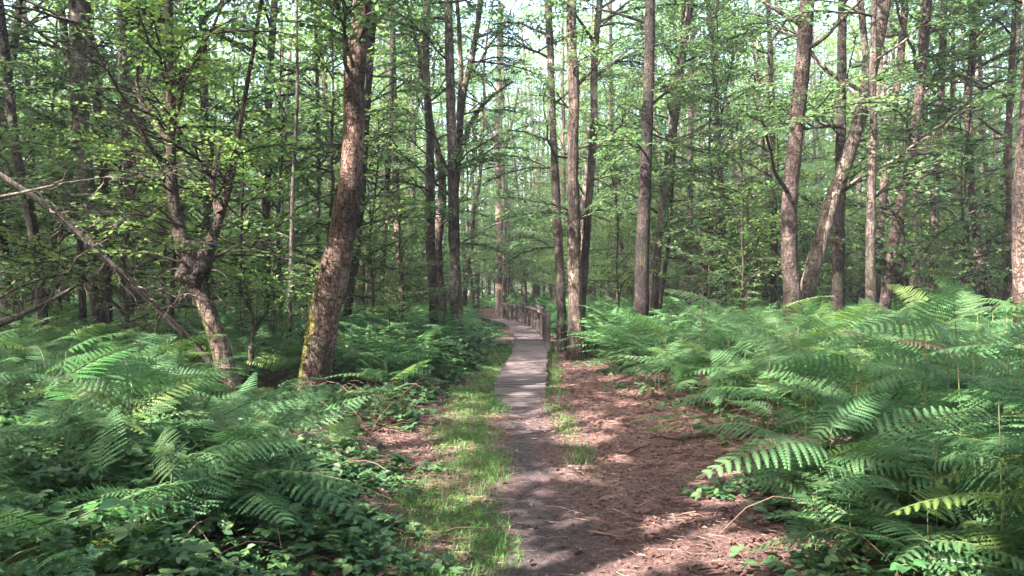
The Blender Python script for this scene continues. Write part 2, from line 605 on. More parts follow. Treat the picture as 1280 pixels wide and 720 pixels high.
def axis_pts(lo, hi, step, far_lo, far_hi):
    a = list(np.arange(lo, hi, step))
    s, v = step, hi
    while v < far_hi:
        a.append(v)
        s *= 1.22
        v += s
    a.append(far_hi)
    s, v = step, lo
    b = []
    while True:
        s *= 1.22
        v -= s
        if v < far_lo:
            break
        b.append(v)
    b.append(far_lo)
    return np.array(b[::-1] + a)
gx = axis_pts(-4.5, 4.5, .07, -400, 400)
gy = axis_pts(3.0, 17, .08, -300, 600)
GX, GY = np.meshgrid(gx, gy)
GZ = hgt(GX, GY)
GZ += np.where((np.abs(GX) < 5) & (GY < 18) & (GY > 2), rng.normal(0, .008, GX.shape), 0)
nxg, nyg = len(gx), len(gy)
ii = (np.arange(nyg - 1)[:, None] * nxg + np.arange(nxg - 1)[None]).ravel()
ground = mesh_from('ground', [(np.stack([GX, GY, GZ], -1).reshape(-1, 3), [np.stack([ii, ii + 1, ii + nxg + 1, ii + nxg], -1)], 0)], [M_GROUND])
dpath = np.abs(GX - walk_x(GY))
soil = np.clip(1.0 - (dpath + .16 * np.sin(GY * 2.7) * np.cos(GX * 5 + GY * 1.3)) / .50, 0, 1) * (GY < 12)
at = ground.attributes.new('soil', 'FLOAT', 'POINT')
at.data.foreach_set('value', soil.astype(np.float32).ravel())
link('ground', ground, kind='structure')

def px(x, y, d):
    return np.array([(x - 640) / F_PX * d, d, CAM_Z - (y - 360) / F_PX * d])

# ---------------------------------------------------------------- boardwalk
seg = np.hypot(*np.diff(WALK, axis=0).T)
cum = np.r_[0, np.cumsum(seg)]
tt = np.linspace(0, cum[-1], 400)
def smooth_walk(s):
    x = np.interp(s, tt, WSX)
    y = np.interp(s, tt, WSY)
    return x, y
WSX = np.interp(tt, cum, WALK[:, 0])
WSY = np.interp(tt, cum, WALK[:, 1])
ker = np.ones(41) / 41
pad = lambda a: np.convolve(np.r_[2 * a[0] - a[20:0:-1], a, 2 * a[-1] - a[-2:-22:-1]], ker, 'valid')
WSX, WSY = pad(WSX), pad(WSY)

def plank_mesh(r):
    nx = 7
    xs = np.linspace(-.5, .5, nx)
    prof = [(-.5, -.5), (-.5, .30), (-.40, .5), (.40, .5), (.5, .30), (.5, -.5)]
    V = []
    for i, x in enumerate(xs):
        e0, e1 = r.normal(0, .025), r.normal(0, .025)
        for (y, z) in prof:
            yy = y + (e0 if y < 0 else e1)
            V.append((x + (r.normal(0, .006) if i in (0, nx - 1) else 0), yy, z + r.normal(0, .05)))
    V = np.array(V)
    k = len(prof)
    F = [(i * k + j, (i + 1) * k + j, (i + 1) * k + (j + 1) % k, i * k + (j + 1) % k) for i in range(nx - 1) for j in range(k)]
    capA = [tuple(range(k))]
    F6 = np.array([list(range(k)), [(nx - 1) * k + j for j in range(k)][::-1]])
    return mesh_from('plank', [(V, [np.array(F), F6], 0)], [M_WOOD], True)
rp_ = np.random.default_rng(3)
plank_meshes = [plank_mesh(rp_) for _ in range(5)]
bw = thing('boardwalk', 'narrow boardwalk of weathered grey planks curving away through the wood', 'boardwalk', (float(WSX[0]), float(WSY[0]), 0))
ox, oy = float(WSX[0]), float(WSY[0])
s, PITCH = 0.0, 0.140
while s < cum[-1]:
    x, y = smooth_walk(s)
    x2, y2 = smooth_walk(min(s + .2, cum[-1]))
    x1, y1 = smooth_walk(max(s - .2, 0))
    a = math.atan2(y2 - y1, x2 - x1) - math.pi / 2
    wdt = .80 + random.uniform(-.035, .035)
    z = WALK_TOP - .017 + random.uniform(-.005, .005)
    if s < 1.7:
        z -= (1.7 - s) * .072
    link('plank', random.choice(plank_meshes), bw, (x - ox + random.uniform(-.02, .02), y - oy, z),
         (random.uniform(-.012, .012), random.uniform(-.01, .01), a + random.uniform(-.02, .02) + (math.pi if random.random() < .5 else 0)), (wdt, PITCH - .012, .034))
    s += PITCH
for side in (-1, 1):
    P = []
    for s in np.arange(.9, cum[-1], .5):
        x, y = smooth_walk(s)
        x2, y2 = smooth_walk(min(s + .2, cum[-1]))
        x1, y1 = smooth_walk(max(s - .2, 0))
        a = math.atan2(y2 - y1, x2 - x1)
        P.append((x + side * .34 * math.sin(a) - ox, y - side * .34 * math.cos(a) - oy, WALK_TOP - .10 - max(0, 1.7 - s) * .072))
    P = np.array(P)
    V = np.concatenate([P + o for o in ((-.03, 0, -.06), (.03, 0, -.06), (.03, 0, .06), (-.03, 0, .06))])
    n = len(P)
    F = []
    for q in range(4):
        i = np.arange(n - 1)
        F.append(np.stack([q * n + i, ((q + 1) % 4) * n + i, ((q + 1) % 4) * n + i + 1, q * n + i + 1], -1))
    caps = np.array([[0, 3 * n, 2 * n, n], [n - 1, 2 * n - 1, 3 * n - 1, 4 * n - 1]])
    link('bearer', mesh_from('bearer', [(V, [np.concatenate(F), caps], 0)], [M_WOOD], True), bw)

def box_part(sx, sy, sz, ch=.012, r=None, nz=5):
    """a post: chamfered box along z with slight wear"""
    zs = np.r_[0, np.linspace(.0, 1, nz)[1:-1] * sz, sz - ch, sz]
    V = []
    for i, z in enumerate(zs):
        k = 1 if i < len(zs) - 1 else .72
        for (x, y) in ((-.5 * sx + ch, -.5 * sy), (.5 * sx - ch, -.5 * sy), (.5 * sx, -.5 * sy + ch), (.5 * sx, .5 * sy - ch), (.5 * sx - ch, .5 * sy), (-.5 * sx + ch, .5 * sy), (-.5 * sx, .5 * sy - ch), (-.5 * sx, -.5 * sy + ch)):
            V.append((x * k + (r.normal(0, .002) if r is not None else 0), y * k + (r.normal(0, .002) if r is not None else 0), z))
    n = len(zs)
    F = [(i * 8 + j, i * 8 + (j + 1) % 8, (i + 1) * 8 + (j + 1) % 8, (i + 1) * 8 + j) for i in range(n - 1) for j in range(8)]
    return np.array(V), [np.array(F), np.array([[(n - 1) * 8 + j for j in range(8)]])]

def wood_mat_v():
    m = M_WOOD.copy()
    m.name = 'weathered_post'
    for n in m.node_tree.nodes:
        if n.type == 'MAPPING':
            n.inputs['Scale'].default_value = (26, 26, 1.2)
    return m
M_POST = wood_mat_v()
# handrail on the outer edge of the curve
def offset_walk(s, off):
    x, y = smooth_walk(s)
    x2, y2 = smooth_walk(min(s + .3, cum[-1]))
    x1, y1 = smooth_walk(max(s - .3, 0))
    a = math.atan2(y2 - y1, x2 - x1)
    return x + off * math.sin(a), y - off * math.cos(a), a
RAIL0 = 9.3
posts = [offset_walk(RAIL0 + 1.25 * i, .47) for i in range(16)]
hr = thing('wooden_railing', 'low weathered timber handrail on posts along the bend of the boardwalk', 'railing', (posts[0][0], posts[0][1], 0))
rr = np.random.default_rng(5)
pv = [mesh_from('post', [(*box_part(.105, .105, 1.10, .012, rr), 0)], [M_POST], True) for _ in range(3)]
for i, (x, y, a) in enumerate(posts):
    link('post', pv[i % 3], hr, (x - posts[0][0], y - posts[0][1], -.12 + random.uniform(-.02, .02)), (random.uniform(-.03, .03), random.uniform(-.03, .03), a + random.uniform(-.06, .06)),
         (1.15 if i == 0 else .95, 1.15 if i == 0 else .95, 1))
for i in range(len(posts) - 1):
    for zz, hh in ((.84, .075),):
        x0, y0, _ = posts[i]
        x1, y1, _ = posts[i + 1]
        ln = math.hypot(x1 - x0, y1 - y0)
        V, Fs = box_part(.035, hh, ln - .004, .006, rr)
        Mx = Matrix.Translation((x0 - posts[0][0], y0 - posts[0][1], zz)) @ Matrix.Rotation(math.atan2(y1 - y0, x1 - x0), 4, 'Z') @ Matrix.Rotation(math.pi / 2, 4, 'Y') @ Matrix.Rotation(math.pi / 2, 4, 'Z')
        o = link('rail', mesh_from('rail', [(V, Fs, 0)], [M_POST], True), hr)
        # the boards are fixed to the walkway face of the posts
        na = math.atan2(y1 - y0, x1 - x0) + math.pi / 2
        o.matrix_local = Matrix.Translation((.072 * math.cos(na), .072 * math.sin(na), 0)) @ Mx

# ---------------------------------------------------------------- foliage prototypes
r1 = np.random.default_rng(21)
branch_meshes = {'leaf': [], 'fresh': []}
for key, mat in (('leaf', M_LEAF), ('fresh', M_FRESH)):
    for i in range(6):
        L = 1.5
        w, lf = spray(L, .075, r1, True, 1.25, 15)
        # a second, shorter layer makes the branch less flat
        w2, lf2 = spray(L * .75, .07, r1, True, 1.1, 10)
        R = rotz(r1.uniform(-.5, .5)) @ roty(-r1.uniform(.1, .45))
        branch_meshes[key].append(mesh_from('branch', [(*merge([w, xf(w2, R, (.2, 0, .05))]), 0), (*merge([lf, xf(lf2, R, (.2, 0, .05))]), 1)], [TWIG, mat], True))

coarse = [spray(1.4, .125, r1, False, 1.0, 12, False)[1] for _ in range(6)]
middle = [spray(1.3, .095, r1, False, 1.05, 13, False)[1] for _ in range(6)]

def crown_geo(r, H, rad, n_limb, per, lib, z0=0.0, droop=.1, fpow=1.0):
    """limbs radiating from an axis 0..H, each carrying sprays; gaps stay between the limbs"""
    wood, leaf = [], []
    for i in range(n_limb):
        f = (i + r.uniform(0, 1)) / n_limb
        z = z0 + f ** fpow * (H - z0)
        az = i * 2.4 + r.uniform(-.5, .5)
        ln = rad * (1.0 - .65 * abs(f - .35)) * r.uniform(.55, 1.2)
        d = np.array([math.cos(az), math.sin(az), r.uniform(.1, .75)])
        d /= np.linalg.norm(d)
        u = np.linspace(0, 1, 5)
        P = np.array([0, 0, z]) + d * ln * u[:, None] + np.array([0, 0, -droop * ln]) * (u ** 2)[:, None] + r.normal(0, .04 * ln, (5, 3)) * u[:, None]
        wood.append(tube(P, .035 * (1 - .8 * u) * (rad / 2.2) + .004, 4))
        for k in range(per):
            q = r.uniform(.25, 1.0)
            p = np.array([np.interp(q, u, P[:, c]) for c in range(3)])
            R = rotz(az + r.normal(0, .9)) @ roty(r.uniform(-.7, .25))
            leaf.append(xf(lib[r.integers(len(lib))], R, p, r.uniform(.7, 1.25)))
    return merge(wood), merge(leaf)

crown_meshes = []
for i in range(5):
    w, lf = crown_geo(r1, 7.0, 2.5, 12, 6, coarse)
    crown_meshes.append(mesh_from('crown', [(*w, 0), (*lf, 1)], [TWIG, M_LEAF], True))

# ---------------------------------------------------------------- trees traced by position
def tree_trunk(pts, rad, sides, r, rough=.05):
    """pts in local coords; resample densely"""
    P = np.array(pts, float)
    s = np.r_[0, np.cumsum(np.linalg.norm(np.diff(P, axis=0), axis=1))]
    n = max(8, int(s[-1] / .22))
    q = np.linspace(0, s[-1], n)
    Q = np.stack([np.interp(q, s, P[:, k]) for k in range(3)], -1)
    for _ in range(3):
        Q[1:-1] = .25 * Q[:-2] + .5 * Q[1:-1] + .25 * Q[2:]
    Rr = np.interp(q, s, rad)
    V, Fs = tube(Q, Rr, sides, rough, r)
    n_ = len(Q) * sides
    ax_ = np.repeat(Q, sides, 0)
    dz = np.clip(1 - (ax_[:, 2] - Q[0, 2]) / .65, 0, 1)
    off_ = V[:n_] - ax_
    an = np.arctan2(off_[:, 1], off_[:, 0])
    ph = r.uniform(0, 6.28)
    V[:n_] = ax_ + off_ * (1 + dz[:, None] ** 2 * (.22 + .30 * np.cos(3 * an + ph) + .18 * np.cos(5 * an + 2 * ph))[:, None])
    return (V, Fs), Q, Rr

def limb_tube(p0, d, ln, r0, r, sides=6, curve=.25, wob=.05):
    u = np.linspace(0, 1, 9)
    d = np.asarray(d, float) / np.linalg.norm(d)
    w = np.cumsum(r.normal(0, wob * ln / 3, (9, 3)), 0)
    w -= w[0]
    P = np.asarray(p0) + d * ln * u[:, None] + np.array([0, 0, curve * ln]) * (u ** 2)[:, None] + w
    return tube(P, r0 * (1 - .85 * u) + .003, sides, .06, r), P

tree_boxes = []
def hero(name, label, cat, d, bark, pts, H=None, n_branch=4, zb=(2.6, 8.0), fol='leaf', crown=True, forks=(), limbs=2, group=None, flare=1.15, lean=1.0, bscale=(.9, 1.7), seed=None):
    """pts: (x_px, y_px, width_px) from base to the top of the frame, at depth d"""
    r = np.random.default_rng(seed if seed is not None else abs(hash(label)) % 99991 if False else sum(ord(c) * (i + 1) for i, c in enumerate(label)))
    W = [(*px(x, y, d), .5 * w / F_PX * d) for x, y, w in pts]
    (x0, y0, z0, q0), (x1, y1, z1, q1) = W[0], W[1]
    bx = x0 - (x1 - x0) / (z1 - z0) * z0 * .8 if z0 > 0 else x0
    gz = float(hgt(bx, d))
    root = thing(name, label, cat, (bx, d, gz), 0, group)
    L = [(bx - bx, 0, -.12, q0 * flare * 1.02), ]
    if z0 > gz + .25:
        L.append(((x0 - bx) * .35, 0, .18, q0 * (1 + (flare - 1) * .45)))
    for (x, y, z, q) in W:
        if z > gz + .15:
            L.append((x - bx, r.normal(0, .02), z - gz, q))
    # go on above the frame
    xt, zt, qt = L[-1][0], L[-1][2], L[-1][3]
    dx = (L[-1][0] - L[-2][0]) / max(.4, L[-1][2] - L[-2][2])
    H = H if H is not None else max(zt + 2.5, r.uniform(12.5, 16.5))
    k = max(1, int((H - zt) / 1.5))
    for i in range(1, k + 1):
        f = i / k
        L.append((xt + dx * lean * (H - zt) * (f - .35 * f * f) + r.normal(0, .08), r.normal(0, .1) * f, zt + (H - zt) * f, max(.02, qt * (1 - .8 * f))))
    P = [p[:3] for p in L]
    R = [p[3] for p in L]
    (V, Fs), Q, Rr = tree_trunk(P, R, 14 if d < 18 else 10, r, .05)
    link('trunk', mesh_from('trunk', [(V, Fs, 0)], [BARK[bark]]), root)
    def on(z):
        return np.array([np.interp(z, Q[:, 2], Q[:, 0]), np.interp(z, Q[:, 2], Q[:, 1]), z]), np.interp(z, Q[:, 2], Rr)
    for f in forks:                                   # (pts, bark): stems that leave the trunk
        fp = [(*px(x, y, d), .5 * w / F_PX * d) for x, y, w in f]
        fp = [(a - bx, i * .05, c - gz, q) for i, (a, b, c, q) in enumerate(fp)]
        xt, zt, qt = fp[-1][0], fp[-1][2], fp[-1][3]
        dx = (fp[-1][0] - fp[-2][0]) / max(.3, fp[-1][2] - fp[-2][2])
        if fp[-1][2] > 1.6 + .34 * d:
            fp.append((xt + dx * 2, .3, zt + 2.2, qt * .6))
            fp.append((xt + dx * 3, .5, zt + 4.0, qt * .25))
        (V, Fs), Qf, _ = tree_trunk([p[:3] for p in fp], [p[3] for p in fp], 9, r, .06)
        link('limb', mesh_from('limb', [(V, Fs, 0)], [BARK[bark]]), root)
        if crown and zt > 2.5:
            for j in range(3):
                p = Qf[int(len(Qf) * r.uniform(.4, .98))]
                link('branch', branch_meshes[fol][r.integers(6)], root, p, (0, r.uniform(-.5, .2), r.uniform(0, 6.3)), (r.uniform(.7, 1.2),) * 3)
    for i in range(limbs):
        z = r.uniform(3.0, min(H * .6, 1.6 + .40 * d))
        p, q = on(z)
        az = r.uniform(0, 6.28)
        VF, LP = limb_tube(p, (math.cos(az), math.sin(az) * .6, r.uniform(.2, .9)), r.uniform(1.2, 2.4), min(q * .42, .04), r, 6, .2, .06)
        link('limb', mesh_from('limb', [(*VF, 0)], [BARK[bark]]), root)
        if crown:
            for e in (LP[-1], LP[5]):
                link('branch', branch_meshes[fol][r.integers(6)], root, e, (0, r.uniform(-.4, .3), az + r.normal(0, .5)), (r.uniform(.6, 1.1),) * 3)
    if crown and pts[0][0] < 480:
        n_branch += 4                                 # the leafier side of the wood
    for i in range(n_branch):
        z = r.uniform(zb[0], min(zb[1], H * .8))
        p, q = on(z)
        s = r.uniform(*bscale)
        link('branch', branch_meshes[fol][r.integers(6)], root, p, (0, r.uniform(-.55, .15), r.uniform(0, 6.28)), (s,) * 3)
    if crown:
        c0 = max(H * .48, min(1.6 + .30 * d, H * .62))
        p, q = on(c0)
        pt, _ = on(H - .2)
        hgt_c = H + .6 - c0
        sx = r.uniform(.75, 1.05)
        o = link('crown', crown_meshes[r.integers(5)], root, p, (0, 0, r.uniform(0, 6.28)), (sx, sx, hgt_c / 7.2))
    tree_boxes.append((bx, d))
    return root, on

B = 'tree'
hero('leaning_tree', 'thick leaning trunk with yellow moss down its lower side beside the grassy path edge', B, 10.8, 'mossy',
     [(392, 488, 41), (397, 440, 40), (407, 390, 39), (417, 340, 38), (430, 290, 33), (438, 233, 29), (442, 167, 27), (443, 83, 26), (448, 50, 24), (453, 0, 24)], 15, 3, (4.3, 8), limbs=1, flare=1.2)
# ---- trees left of it
hero('slanting_tree', 'dark slanting trunk at the picture edge beyond the broken dead trunk', B, 13, 'dark', [(55, 407, 12), (47, 323, 12), (33, 240, 12), (20, 200, 11), (13, 117, 11), (3, 33, 10)], 14, 5)
hero('slender_tree', 'thin dark trunk leaning at the far edge behind the slanting trunk', B, 16, 'dark', [(25, 410, 9), (13, 367, 9), (5, 307, 9), (0, 257, 9), (-4, 150, 9), (20, 60, 8), (24, 0, 8)], 14, 5)
hero('alder_tree', 'broad straight trunk rising behind the propped dead trunk', B, 15, 'alder', [(124, 400, 18), (115, 307, 19), (110, 240, 20), (104, 200, 20), (99, 100, 19), (95, 0, 19)], 16, 5)
hero('slender_tree', 'narrow trunk close against the left flank of the broad straight trunk', B, 17, 'dark', [(104, 395, 9), (100, 250, 9), (97, 160, 9), (88, 100, 9), (77, 10, 9)], 15, 4)
hero('slender_tree', 'narrow dark trunk just inside the broad straight one above the dead trunk', B, 16, 'dark', [(136, 385, 10), (134, 290, 10), (131, 235, 10), (124, 170, 10), (118, 100, 10), (108, 0, 9)], 15, 4)
hero('alder_tree', 'medium straight trunk standing between the broad trunk and the twisted forked tree', B, 15, 'alder', [(158, 395, 13), (160, 340, 13), (161, 240, 12), (160, 167, 12), (155, 83, 12), (152, 0, 11)], 15, 5)
tw_root, tw_on = hero('twisted_tree', 'twisted forked tree with pale split bark and a dark burl at the fork', B, 10.2, 'rotten',
     [(287, 476, 23), (277, 440, 22), (262, 395, 22), (246, 352, 26), (236, 330, 26), (226, 300, 17), (217, 262, 15), (214, 220, 13), (214, 150, 12), (213, 80, 11), (210, 0, 10)], 11, 12, (1.7, 5.0), 'fresh',
     forks=([(246, 345, 24), (259, 312, 15), (272, 272, 11), (280, 240, 10), (285, 205, 8), (297, 120, 6), (310, 40, 5), (316, -10, 5)],
            [(276, 265, 9), (262, 250, 7), (258, 225, 6), (272, 190, 5), (268, 160, 4)],
            [(222, 105, 5), (240, 70, 4), (262, 40, 3.5), (270, 12, 3)], [(216, 190, 6), (190, 142, 7), (166, 135, 6), (160, 110, 5), (164, 60, 4), (180, 20, 4)]), limbs=2, bscale=(.7, 1.3))
rbu = np.random.default_rng(8)
bc = px(243, 340, 10.2) - np.array(tw_root.location)
th_, ph_ = np.meshgrid(np.linspace(0, math.pi, 12), np.linspace(0, 2 * math.pi, 18, endpoint=False), indexing='ij')
lump = 1 + .16 * np.sin(3 * ph_ + 2 * th_) + .12 * np.sin(5 * th_ - 2 * ph_) + rbu.normal(0, .05, th_.shape)
BV = np.stack([.185 * lump * np.sin(th_) * np.cos(ph_), .185 * lump * np.sin(th_) * np.sin(ph_), .24 * lump * np.cos(th_)], -1).reshape(-1, 3) + bc
bi = np.arange(11)[:, None] * 18
bj = np.arange(18)[None]
BF = np.stack([bi + bj, bi + 18 + bj, bi + 18 + (bj + 1) % 18, bi + (bj + 1) % 18], -1).reshape(-1, 4)
link('burl', mesh_from('burl', [(BV, [BF], 0)], [BARK['dark']]), tw_root)
for i in range(16):
    dv = rbu.normal(0, 1, 3)
    VF, _ = limb_tube(bc + .15 * dv / np.linalg.norm(dv), dv + np.array([0, -.3, -.2]), rbu.uniform(.25, .7), .006, rbu, 4, rbu.uniform(-.4, .1), .14)
    link('twig', mesh_from('twig', [(*VF, 0)], [BARK['dead']]), tw_root)
for (x_, y_, az_, sc_) in ((250, 300, -1.2, .9), (232, 285, -2.2, 1.0), (262, 262, -.8, .9), (215, 240, -1.8, 1.0), (280, 235, -1.4, .9), (240, 330, -2.7, .8), (214, 170, -1.5, 1.0), (270, 320, -.4, .8)):
    link('branch', branch_meshes['fresh'][rbu.integers(6)], tw_root, px(x_, y_, 10.1) - np.array(tw_root.location), (0, rbu.uniform(-.35, .15), az_), (sc_ * .9,) * 3)
hero('alder_tree', 'straight mid grey trunk behind the fork of the twisted tree', B, 17, 'alder', [(262, 390, 11), (260, 300, 10), (257, 200, 10), (255, 83, 10), (253, 0, 9)], 15, 5)
hero('alder_tree', 'upright grey trunk between the twisted tree and the pale dead sapling', B, 18, 'alder', [(335, 392, 11), (333, 307, 11), (333, 240, 10), (335, 167, 9), (338, 83, 9), (344, 0, 9)], 15, 5)
hero('thin_tree', 'thin young trunk left of the mossy leaning tree, leaves to its foot', B, 19, 'alder', [(398, 380, 5), (398, 200, 5), (396, 90, 4), (394, 0, 4)], 12, 6, (2, 8))
hero('dead_sapling', 'bare pale dead sapling left of the mossy leaning trunk', 'sapling', 13, 'dead', [(362, 445, 6), (362, 390, 6), (364, 340, 6), (366, 240, 5), (370, 170, 4), (372, 100, 4), (370, 30, 3)], 7.0, 0, crown=False, limbs=0,
     forks=([(363, 382, 4), (354, 364, 3), (338, 350, 2)], [(365, 300, 3), (352, 292, 2), (340, 290, 1.5)]))
hero('alder_tree', 'leaning trunk half hidden behind the mossy leaning tree', B, 19, 'dark', [(436, 375, 11), (445, 323, 10), (450, 273, 10), (458, 150, 9), (468, 0, 9)], 15, 4)
hero('slender_tree', 'thin dark upright trunk a step past the mossy leaning tree', B, 24, 'dark', [(476, 372, 8), (480, 307, 7), (483, 240, 7), (488, 160, 7), (492, 0, 6)], 15, 4)
hero('birch_tree', 'pale flaking trunk between the mossy leaning tree and the pair by the boardwalk', B, 25, 'birch', [(502, 375, 9), (498, 307, 9), (495, 240, 9), (493, 167, 8), (490, 0, 8)], 16, 4)
# ---- centre
hero('alder_tree', 'slimmer dark trunk of the pair left of the boardwalk', B, 20, 'alder', [(543, 407, 12), (542, 373, 12), (538, 307, 12), (538, 233, 11), (537, 167, 10), (532, 83, 9), (533, 0, 9)], 16, 4)
hero('curved_tree', 'tree with a sunlit S-bend in its trunk between the dark pair', B, 22, 'birch', [(556, 405, 11), (549, 350, 11), (546, 307, 12), (550, 273, 12), (554, 240, 11), (551, 205, 9), (540, 160, 6), (527, 77, 5), (508, 0, 4)], 14, 3)
hero('alder_tree', 'thicker straight dark trunk of the pair left of the boardwalk', B, 19.5, 'alder', [(572, 417, 15), (568, 323, 14), (567, 240, 14), (565, 167, 12), (562, 83, 11), (560, 0, 11)], 16.5, 4)
hero('forked_tree', 'grey tree that splits into two upright stems above the dark pair', B, 21.5, 'alder', [(566, 400, 9), (568, 260, 9), (571, 215, 9), (574, 167, 9), (578, 117, 8), (588, 83, 8), (597, 33, 7), (601, 0, 7)], 15, 4,
     forks=([(574, 150, 7), (576, 100, 6), (575, 60, 6), (571, 0, 5)], [(578, 180, 6), (590, 148, 6), (606, 125, 5), (622, 112, 4), (640, 100, 3)]))
hero('sunlit_tree', 'sunlit orange trunk with a V of bare limbs at the far end of the boardwalk', B, 45, 'peeled', [(625, 382, 11), (625, 307, 11), (624, 233, 10), (622, 177, 10), (624, 133, 9), (625, 60, 8), (626, 0, 8)], 17, 4,
     forks=([(622, 185, 5), (612, 160, 4), (602, 140, 3)], [(627, 200, 5), (634, 175, 4), (641, 150, 3), (648, 110, 3)]))
hero('alder_tree', 'straight trunk by the railing post, thinnest of the three beside the boardwalk', B, 20, 'alder', [(702, 415, 12), (702, 373, 12), (698, 307, 11), (695, 240, 11), (692, 183, 9), (690, 133, 9), (688, 67, 9), (685, 0, 9)], 16, 4,
     forks=([(690, 75, 4), (680, 68, 3), (664, 60, 2)], ))
hero('peeling_tree', 'trunk with a long bare patch of peeled bark beside the boardwalk railing', B, 18, 'peeled', [(721, 440, 22), (720, 410, 19), (718, 323, 17), (717, 240, 15), (716, 183, 13), (718, 133, 14), (717, 90, 14), (713, 50, 13), (715, 0, 13)], 16, 4)
hero('alder_tree', 'trunk that leans apart from the peeled trunk at the same foot', B, 18.4, 'alder', [(724, 435, 11), (728, 373, 10), (731, 323, 10), (737, 240, 9), (743, 150, 9), (742, 100, 9), (745, 50, 8), (750, 0, 8)], 15, 4,
     forks=([(745, 95, 4), (762, 82, 3), (778, 68, 2)],))
hero('dark_tree', 'very dark smooth straight trunk standing at the edge of the bracken', B, 17, 'dark', [(801, 400, 19), (802, 380, 18), (803, 307, 17), (807, 233, 15), (810, 133, 14), (812, 67, 13), (813, 0, 12)], 17, 3)
hero('alder_tree', 'slim trunk curving away to one side just past the very dark trunk', B, 22, 'alder', [(818, 380, 10), (823, 307, 9), (830, 233, 8), (837, 183, 8), (848, 117, 7), (853, 73, 7), (865, 0, 7)], 15, 4)
hero('thin_tree', 'thin stem sharing a foot with the slim curving trunk', B, 23, 'dark', [(825, 375, 6), (834, 320, 5), (838, 280, 5), (842, 200, 4), (850, 100, 3)], 10, 4, (3, 8))
hero('birch_tree', 'short bright leaning birch stem low behind the very dark trunk', B, 30, 'birch', [(788, 370, 6), (783, 340, 6), (778, 313, 5), (770, 260, 5), (765, 150, 5), (763, 0, 4)], 15, 3)
hero('alder_tree', 'straight reddish trunk in the gap past the curving trunk', B, 27, 'peeled', [(860, 376, 9), (861, 330, 9), (862, 290, 8), (863, 200, 7), (864, 100, 7), (866, 0, 6)], 16, 4)
hero('thin_tree', 'thin dark trunk leaning over the middle of the bracken', B, 26, 'dark', [(905, 372, 8), (904, 280, 7), (898, 183, 7), (893, 83, 7), (885, 0, 6)], 15, 5)
# ---- right of the path
hero('birch_tree', 'stout pale barked trunk with a broad sunlit base in the bracken', B, 14, 'birch', [(991, 380, 23), (990, 363, 21), (987, 307, 20), (988, 240, 19), (992, 200, 18), (998, 133, 18), (1005, 67, 18), (1010, 0, 17)], 16, 3,
     forks=([(1002, 30, 6), (985, 20, 5), (965, 6, 4), (945, -8, 3)],))
hero('slender_tree', 'narrow trunk standing just left of the stout pale trunk', B, 22, 'alder', [(967, 370, 8), (967, 300, 8), (967, 240, 7), (965, 120, 7), (960, 0, 6)], 15, 4)
hero('leaning_tree', 'thick trunk leaning hard to the upper corner across a straight one', B, 14.5, 'alder', [(1008, 365, 21), (1012, 350, 20), (1027, 300, 19), (1043, 240, 18), (1053, 217, 17), (1070, 167, 17), (1083, 110, 16), (1097, 50, 16), (1107, 0, 15)], 15, 4, lean=.6,
     forks=([(1082, 118, 9), (1084, 80, 9), (1083, 40, 8), (1080, 0, 8)], [(1056, 160, 4), (1040, 156, 4), (1022, 157, 3), (1006, 160, 3)]))
hero('alder_tree', 'straight trunk crossed by the thick leaning one', B, 18, 'dark', [(1047, 372, 16), (1047, 357, 15), (1048, 307, 15), (1050, 240, 14), (1052, 150, 12), (1053, 83, 11), (1053, 0, 10)], 16, 4)
hero('alder_tree', 'smooth reddish upright trunk with its foot in ferns, nearest of the right hand group', B, 13.5, 'alder', [(1089, 400, 12), (1088, 380, 12), (1088, 307, 11), (1090, 240, 11), (1092, 167, 9), (1090, 110, 8), (1092, 0, 7)], 13, 4)
hero('birch_tree', 'white flecked birch leaning slightly behind the smooth reddish trunk', B, 20, 'birch', [(1095, 365, 11), (1095, 353, 11), (1098, 307, 10), (1105, 240, 10), (1107, 200, 10), (1115, 150, 9), (1123, 100, 9), (1130, 33, 9), (1132, 0, 8)], 16, 4)
hero('birch_tree', 'white flecked birch leaning most, dark at its foot', B, 17, 'birch', [(1107, 375, 14), (1108, 363, 13), (1117, 300, 13), (1130, 233, 12), (1142, 183, 11), (1147, 133, 11), (1152, 83, 11), (1157, 33, 11), (1160, 0, 10)], 16, 4)
hero('alder_tree', 'straight grey trunk standing alone in the gap past the leaning birches', B, 20, 'alder', [(1167, 385, 12), (1167, 375, 11), (1167, 300, 11), (1169, 233, 10), (1175, 133, 9), (1178, 67, 9), (1180, 0, 8)], 16, 4)
hero('birch_tree', 'slender birch bending out at its foot near the far edge', B, 19, 'birch', [(1238, 392, 12), (1235, 383, 12), (1225, 333, 11), (1220, 290, 10), (1214, 240, 9), (1212, 117, 9), (1217, 67, 9), (1215, 0, 8)], 15, 4)
hero('thin_tree', 'thin pale stem between the bent birch and the big edge trunk', B, 24, 'birch', [(1236, 375, 6), (1236, 300, 6), (1234, 240, 6), (1226, 120, 5), (1222, 0, 4)], 14, 4)
hero('thin_tree', 'thin pale stem with a light streak past the lone grey trunk', B, 25, 'birch', [(1195, 385, 5), (1194, 320, 5), (1192, 240, 5), (1190, 120, 5), (1192, 0, 4)], 14, 4)
hero('edge_tree', 'big rough trunk cut by the picture edge, knotted above the ferns', B, 10.5, 'birch', [(1284, 432, 27), (1282, 400, 26), (1279, 307, 24), (1279, 240, 23), (1283, 165, 20), (1287, 120, 18), (1288, 60, 17), (1285, 0, 16)], 14, 3, (4, 8))
hero('thin_tree', 'pale thin upright trunk just behind the big knotted edge trunk', B, 18, 'birch', [(1262, 380, 8), (1261, 280, 7), (1262, 130, 7), (1267, 30, 6), (1268, 0, 6)], 14, 4)

